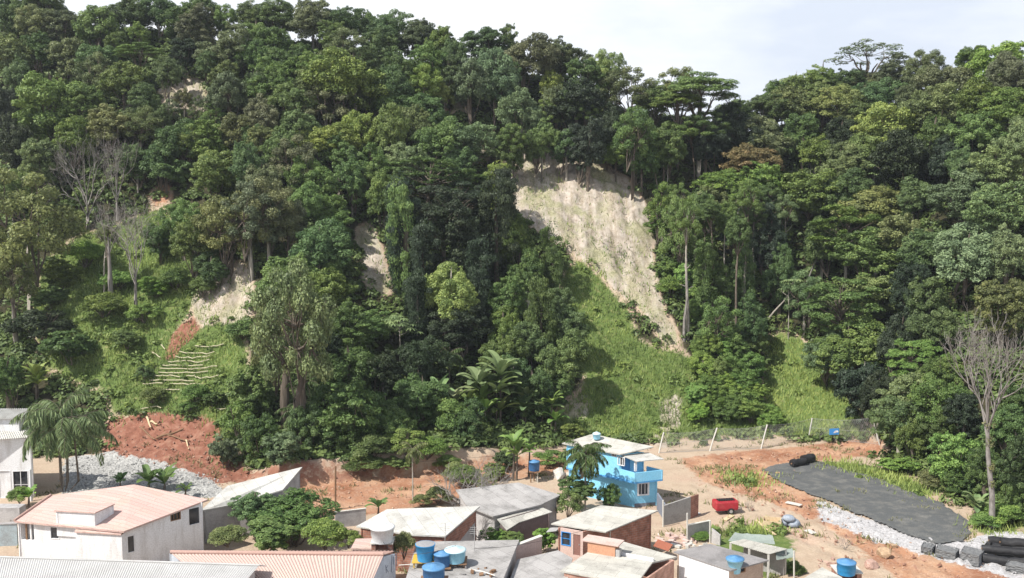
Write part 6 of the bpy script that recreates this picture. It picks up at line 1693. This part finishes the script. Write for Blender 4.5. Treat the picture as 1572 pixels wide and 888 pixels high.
banana(816, 682, 728, 1, 1.3, 'small bright banana plant above the blue barrel', 6, 'V', 0.3, at(812, 736, 0) + V3([0, 0.8, 0]))
banana(846, 606, 668, 2, 2.2, 'slender banana plant at the edge of the meadow', 7, 'V', 0.6)
banana(56, 562, 618, 2, 2.6, 'yellowish banana plant above the tall palm', 8, 'Y', 0.7)
banana(232, 722, 760, 2, 2.3, 'dark banana plant on the gravel behind the white house', 9, 'D', 0.9, at(228, 757, 0))
banana(186, 728, 762, 1, 1.6, 'small dark banana plant left of its taller neighbour on the gravel', 10, 'D', 0.5, at(184, 760, 0))
banana(580, 766, 800, 1, 1.5, 'dark banana plant beside the white roof corner', 11, 'D', 0.3, at(580, 800, 0))
banana(1496, 762, 800, 2, 1.8, 'dull banana plant under the bare tree beside the rolls', 12, 'W', 0.7)
banana(40, 752, 775, 1, 1.4, 'low banana plant beside the tall white house', 13, 'V', 0.4, at(44, 782, 0))
banana(286, 744, 764, 1, 1.2, 'small banana plant at the end of the gravel near the long shed', 14, 'D', 0.3, at(284, 764, 0))
def cecropia(px, ytop, ybase, arms, label, seed, col='W', r_=0.09, lean=0, dstar=0.85):
    rng = np.random.RandomState(seed); g = hit(px, ybase)[0]; top = at_y(px + lean, ytop, g[1]) - g; H = top[2]
    t = thing('cecropia_tree', label, 'tree', g, 'pale stemmed cecropias'); nb = NB(); tips = [top]
    nb.tube([V3([0, 0, -.1]), top * 0.5 + V3([0.1, 0, 0]), top], [r_, r_ * 0.8, r_ * 0.45], 6, 0); link('trunk', nb.build('trunk', [M_PALE], True), t)
    nb = NB(); tier = [0.78, 0.72, 0.9, 0.66, 0.85]
    for k in range(arms):
        h = tier[k % 5]; a = k * 2.2 + rng.normal() * 0.3; L_ = rng.uniform(1.0, 2.0); b = top * h
        e = b + V3([math.cos(a) * L_, math.sin(a) * L_ * 0.8, L_ * 0.55]); nb.tube([b, (b + e) / 2 - V3([0, 0, 0.12]), e], [0.05, 0.04, 0.03], 5, 1); tips.append(e)
    for p in tips:
        for _ in range(5):
            o = p + rng.normal(size=3) * V3([0.45, 0.45, 0.18]); n = 9; th = np.arange(n) * 6.283 / n + rng.uniform(0, 6)
            s = dstar * rng.uniform(0.6, 1.0); D = np.stack([np.cos(th), np.sin(th), -0.25 + 0 * th], 1); B = np.stack([-np.sin(th), np.cos(th), 0 * th], 1)
            nb.quads(np.stack([o + 0 * D, o + D * s * 0.6 + B * s * 0.17, o + D * s + V3([0, 0, -s * 0.2]), o + D * s * 0.6 - B * s * 0.17], 1), 0, rng.uniform(0.4, 1))
    c = link('crown', nb.build('crown', [M_LEAF, M_PALE]), t); c.color = (*COLS[col], 1)
cecropia(613, 486, 574, 6, 'white stemmed cecropia with star leaves on the shaded slope', 1)
cecropia(640, 330, 412, 5, 'pale stemmed cecropia inside the dark gully', 2, 'G'); cecropia(1446, 600, 650, 4, 'small white stemmed cecropia beside the bare tree', 3, 'G', 0.06)
cecropia(538, 500, 560, 4, 'cecropia with low star leaves beside the white stemmed one', 4); cecropia(1210, 430, 520, 4, 'cecropia leaning over the dry grass on the right', 5, 'W'); cecropia(1358, 250, 330, 5, 'cecropia high on the right slope among brown crowns', 6, 'W')
# dead and leaning trunks
def snag(px0, y0, px1, y1, r0, r1, label, m, stub=2, seed=1, dz=0.0):
    g = hit(px1, y1)[0]; top = at_y(px0, y0, g[1] - (1.5 if abs(px0 - px1) > 20 else 0)); rng = np.random.RandomState(seed)
    t = thing('dead_trunk', label, 'dead tree', g); nb = NB(); e = top - g
    nb.tube([V3([0, 0, -.2]), e * 0.35 + rng.normal(size=3) * 0.12, e * 0.7 + rng.normal(size=3) * 0.12, e], np.linspace(r0, r1, 4), 7, 0); link('trunk', nb.build('trunk', [m], True), t)
    for k in range(stub):
        nb = NB(); b = e * rng.uniform(0.6, 0.97); d = V3([rng.choice([-1, 1]) * rng.uniform(0.5, 1.3), 0.2, rng.uniform(0.3, 0.9)]); nb.tube([b, b + d * 0.6, b + d], [r1 * 0.6, r1 * 0.4, r1 * 0.2], 5, 0); link('broken_branch', nb.build('broken_branch', [m], True), t)
snag(1054, 424, 1050, 524, 0.24, 0.13, 'dead broken trunk standing at the lower edge of the scar', M_DEAD, 3, 2)
snag(806, 440, 814, 492, 0.42, 0.34, 'thick pale broken trunk between the gully and the scar', M_PALE, 2, 3)
snag(1216, 444, 1173, 498, 0.16, 0.08, 'pale trunk leaning across the slope above the dry grass', M_PALE, 0, 4)
snag(1266, 372, 1236, 440, 0.12, 0.06, 'thin leaning dead trunk above the pale fallen one', M_DEAD, 1, 5)
snag(1506, 752, 1514, 790, 0.10, 0.08, 'short white stake leaning at the edge of the grey sheet', M_PALE, 0, 6) if False else None
snag(1451, 724, 1457, 750, 0.16, 0.14, 'short pale concrete stake standing on the earth bank above the sheet', M_PALE, 0, 7)
snag(167, 350, 167, 458, 0.16, 0.10, 'dark slim dead trunk on the green slope', M_BARK, 3, 8)
def tall_bare():
    g = hit(1523, 811)[0]; top = at_y(1516, 640, g[1]); sc = FPX / math.hypot(g[1], 20)
    t = thing('bare_tree', 'tall leafless grey tree with mossy trunk beside the black rolls', 'tree', g); e = top - g
    nb = NB(); nb.tube([V3([0, 0, -.2]), e * 0.3 + V3([0.12, 0, 0]), e * 0.65 + V3([-0.1, 0, 0]), e, e * 1.18], [0.30, 0.24, 0.19, 0.15, 0.09], 8, 0); link('trunk', nb.build('trunk', [M_DEAD], True), t)
    c = link('branches', crown_bare(67, 6, 8, 0.66, 0.022), t); c.scale = (62 / sc, 62 / sc, 92 / sc); c.location = e + V3([0, 0, 62 / sc])
    for k, (z, r_) in enumerate(((0.55, 0.5), (0.78, 0.6), (0.95, 0.8), (0.40, 0.4))):
        nb = NB(); rng = np.random.RandomState(k); clump(nb, rng, e * z + V3([0.1, -0.1, 0]), r_ * 0.7, r_, 160, 0.10, low=-0.9, fill=0.5); m = link('climber', nb.build('climber', [M_LEAF]), t); m.color = (0.17, 0.18, 0.08, 1)
tall_bare()
# shrubs and small trees among the houses
def shrub(px, py, w, h, col, label, kind='H', name='shrub', trunk_y=None, depth=None, grp=None):
    """garden shrub whose foliage is seen w x h pixels wide around (px,py)"""
    yb = py + h * 0.5 if trunk_y is None else trunk_y
    g = hit(px, yb)[0] if depth is None else V3([*at_y(px, yb, depth)[:2], 0.0])
    c0 = at_y(px, py, g[1]); sc = FPX / math.hypot(c0[1], CAMZ - c0[2]); t = thing(name, label, 'shrub' if kind == 'H' else 'tree', g, grp)
    c = link('foliage' if kind == 'H' else 'crown', rt.choice(PROTO[kind]), t); c.location = (0, 0, c0[2] - g[2]); c.scale = (w / sc / 2 * 1.1, w / sc / 2 * 1.0, h / sc / 2 * 1.1)
    k = COLS[col]; c.color = (*[x * rt.uniform(0.9, 1.15) for x in k], 1); c.rotation_euler = (0, 0, rt.uniform(0, 6))
    if kind != 'H':
        tr = link('trunk', rt.choice(TRUNKS), t); tr.scale = (0.13, 0.13, max(0.5, c0[2] - g[2]))
shrub(452, 792, 150, 92, 'D', 'big round dark tree between the long shed and the tile roof', 'R', 'garden_tree', 838)
shrub(392, 778, 74, 60, 'W', 'pale flowering shrub leaning over the long shed roof', 'R', 'garden_tree', 830)
shrub(420, 820, 90, 44, 'G', 'green shrub under the pale flowering one', 'H', depth=77); shrub(350, 822, 60, 34, 'O', 'low olive shrub between the white house and the tile roof', depth=76.5)
shrub(500, 818, 70, 50, 'V', 'bright leafy shrub below the big round dark tree', depth=76); shrub(535, 826, 46, 30, 'Y', 'yellowish leafy plants beside the white tank', depth=75.8)
shrub(620, 836, 40, 44, 'O', 'slim olive shrub between the white tank and blue tanks', depth=72); shrub(545, 708, 60, 40, 'G', 'green shrub above the orange cut bank', depth=104)
shrub(758, 822, 44, 30, 'V', 'bright green shrub under the leaning sheet roof', depth=80); shrub(790, 826, 44, 30, 'G', 'green shrub in the yard of the lean-to', depth=79); shrub(836, 826, 38, 34, 'V', 'bright green shrub beside the blue window', depth=80)
shrub(872, 772, 46, 50, 'G', 'leafy shrub at the foot of the slim palm', depth=86); shrub(885, 748, 60, 40, 'D', 'dark shrub behind the slim palm', depth=90); shrub(935, 760, 36, 44, 'D', 'dark small tree against the blue house wall', 'R', 'garden_tree', 790)
shrub(1196, 868, 44, 26, 'G', 'green shrub growing inside the open shed', depth=76.5); shrub(1218, 874, 36, 24, 'G', 'green weeds at the tall pale pole', depth=76); shrub(1120, 734, 26, 22, 'V', 'bright grass clump in the dirt, nearer the blue house', depth=104.5); shrub(1154, 734, 30, 22, 'V', 'bright grass clump beside the corner of the grey sheet', depth=104.5)
shrub(672, 760, 44, 26, 'O', 'olive scrub at the foot of the cut bank beside the leafless shrubs', depth=93); shrub(646, 768, 30, 18, 'O', 'small olive scrub below the slim palm', depth=92); shrub(1074, 822, 34, 14, 'G', 'weeds growing along the low block wall', depth=83.4); shrub(30, 760, 36, 26, 'G', 'green shrub at the foot of the tall white house', depth=92); shrub(1460, 748, 40, 30, 'O', 'olive shrub on the earth bank above the sheet'); shrub(1380, 712, 60, 30, 'V', 'bright bush at the far edge of the grey sheet'); shrub(1435, 735, 50, 34, 'O', 'olive bush beside the pale concrete stake')
shrub(1510, 800, 40, 24, 'V', 'bright bush at the foot of the leafless tree'); shrub(880, 662, 40, 26, 'G', 'green bush on the slope above the blue house'); shrub(345, 690, 50, 60, 'W', 'grey-green bush beside the red mound'); shrub(100, 770, 50, 20, 'D', 'dark weeds around the palm trunks', depth=93)
shrub(235, 606, 44, 28, 'G', 'green bush on the terraces below the fifth log row'); shrub(300, 604, 44, 36, 'G', 'green bush in the middle of the terraces'); shrub(222, 572, 30, 28, 'D', 'dark bush at the outer end of the terraces'); shrub(290, 624, 36, 20, 'G', 'low green bush above the red mound')
shrub(330, 612, 40, 30, 'D', 'small dark bush beside the sixth log row')
def twig_shrub(px, py, w, h, label, depth, seed):
    g = V3([*at_y(px, py + h / 2, depth)[:2], 0.0]); c0 = at_y(px, py, depth); sc = FPX / math.hypot(depth, CAMZ - c0[2]); t = thing('twig_shrub', label, 'shrub', g, 'leafless shrubs by the grey shed')
    me_ = crown_bare(seed, 5, 8, 0.42, 0.03); c = link('branches', me_, t); c.scale = (w / sc / 2, w / sc / 2, h / sc / 2); c.location = (0, 0, max(c0[2], h / sc / 2))
twig_shrub(705, 742, 90, 70, 'leafless pale shrub beside the grey shed roof', 88, 91); twig_shrub(740, 736, 80, 70, 'taller leafless shrub overhanging the grey shed roof', 89, 92); twig_shrub(735, 808, 50, 50, 'thin leafless shrub between white roof and lean-to', 79, 93); twig_shrub(1296, 836, 22, 24, 'dry tangled branches lying on the red earth', 81, 94); twig_shrub(1150, 782, 12, 20, 'small dry sapling beside the red trailer', 91, 95)
# ------------------------------------------------------------------ loose stones and clods (nobody could count them)
def stones(name, zone, n, smin, smax, m, label, seed, dens=1.0, xr=(-75, 70), yr=(72, 125)):
    rng = np.random.RandomState(seed); x, y = rng.uniform(*xr, n), rng.uniform(*yr, n)
    k = rng.random(n) < mask_at(zone, x, y) * dens; x, y = x[k], y[k]; N = len(x)
    s = rng.uniform(smin, smax, N) * rng.uniform(0.5, 1, N); P = np.stack([x, y, hz(x, y) + s * 0.3], 1)
    base = V3([(1, 0, 0), (0, 1, 0), (-1, 0, 0), (0, -1, 0), (0, 0, 1), (0, 0, -1)], float)
    A = unit(rng, N); B = np.cross(A, unit(rng, N)); B /= np.linalg.norm(B, axis=1)[:, None]; Cc = np.cross(A, B); Rm = np.stack([A, B, Cc], 2)
    V = P[:, None, :] + np.einsum('nij,nkj->nki', Rm, base[None] * rng.uniform(0.6, 1.2, (N, 6, 1))) * s[:, None, None]
    nb = NB(); f = [(0, 1, 4), (1, 2, 4), (2, 3, 4), (3, 0, 4), (1, 0, 5), (2, 1, 5), (3, 2, 5), (0, 3, 5)]; t = rng.random(N)
    for a, b, c in f: nb.quads(np.stack([V[:, a], V[:, b], (V[:, b] + V[:, c]) / 2, V[:, c]], 1), 0, t)
    tag(link(name, nb.build(name, [m])), label, name, kind='stuff')
def stone_material(name, c1, c2):
    m, nt, b = mat(name); a = node(nt, 'ShaderNodeAttribute', attribute_name='tint'); r = ramp(nt, [(0.0, c1), (1.0, c2)]); nt.links.new(a.outputs['Fac'], r.inputs[0]); nt.links.new(r.outputs[0], b.inputs['Base Color']); b.inputs['Roughness'].default_value = 0.9; return m
stones('gravel', 'gravel', 90000, 0.04, 0.16, stone_material('grey_stone', (0.18, 0.18, 0.18), (0.52, 0.52, 0.50)), 'pale crushed stone spread over the cleared strip', 1)
stones('chalk_stones', 'chalk', 50000, 0.03, 0.12, stone_material('white_stone', (0.26, 0.255, 0.26), (0.58, 0.57, 0.58)), 'whitish crushed stone along the grey sheet', 5)
stones('clods', 'red', 36000, 0.05, 0.26, stone_material('red_clod', (0.18, 0.085, 0.055), (0.38, 0.23, 0.17)), 'red earth clods on the mounds and wheel tracks', 2, 0.55)
stones('crumbs', 'clay', 40000, 0.03, 0.17, stone_material('clay_clod', (0.28, 0.16, 0.11), (0.52, 0.38, 0.28)), 'clay crumbs scattered over the pinkish tracks and the cut bank', 4, 0.30)
stones('rubble', 'tan', 30000, 0.04, 0.18, stone_material('tan_stone', (0.26, 0.19, 0.13), (0.56, 0.48, 0.38)), 'pale crumbled soil on the landslip scars', 3, 0.35, yr=(90, 190))
# ------------------------------------------------------------------ air
hb = bpy.data.meshes.new('haze')
bmh = bmesh.new()
bmesh.ops.create_cube(bmh, size=1.0)
bmh.to_mesh(hb); bmh.free()
haze = link('haze', hb)
haze.scale = (3600, 3600, 140)
haze.location = (0, 0, 68.5)
hm_, hnt, _b = mat('air')
hnt.nodes.remove(_b)
pv = node(hnt, 'ShaderNodeVolumePrincipled', {'Density': 0.00018, 'Anisotropy': 0.2, 'Color': (0.80, 0.88, 1.0, 1)})
hnt.links.new(pv.outputs[0], hnt.nodes['Material Output'].inputs['Volume'])
hb.materials.append(hm_)
tag(haze, kind='stuff')
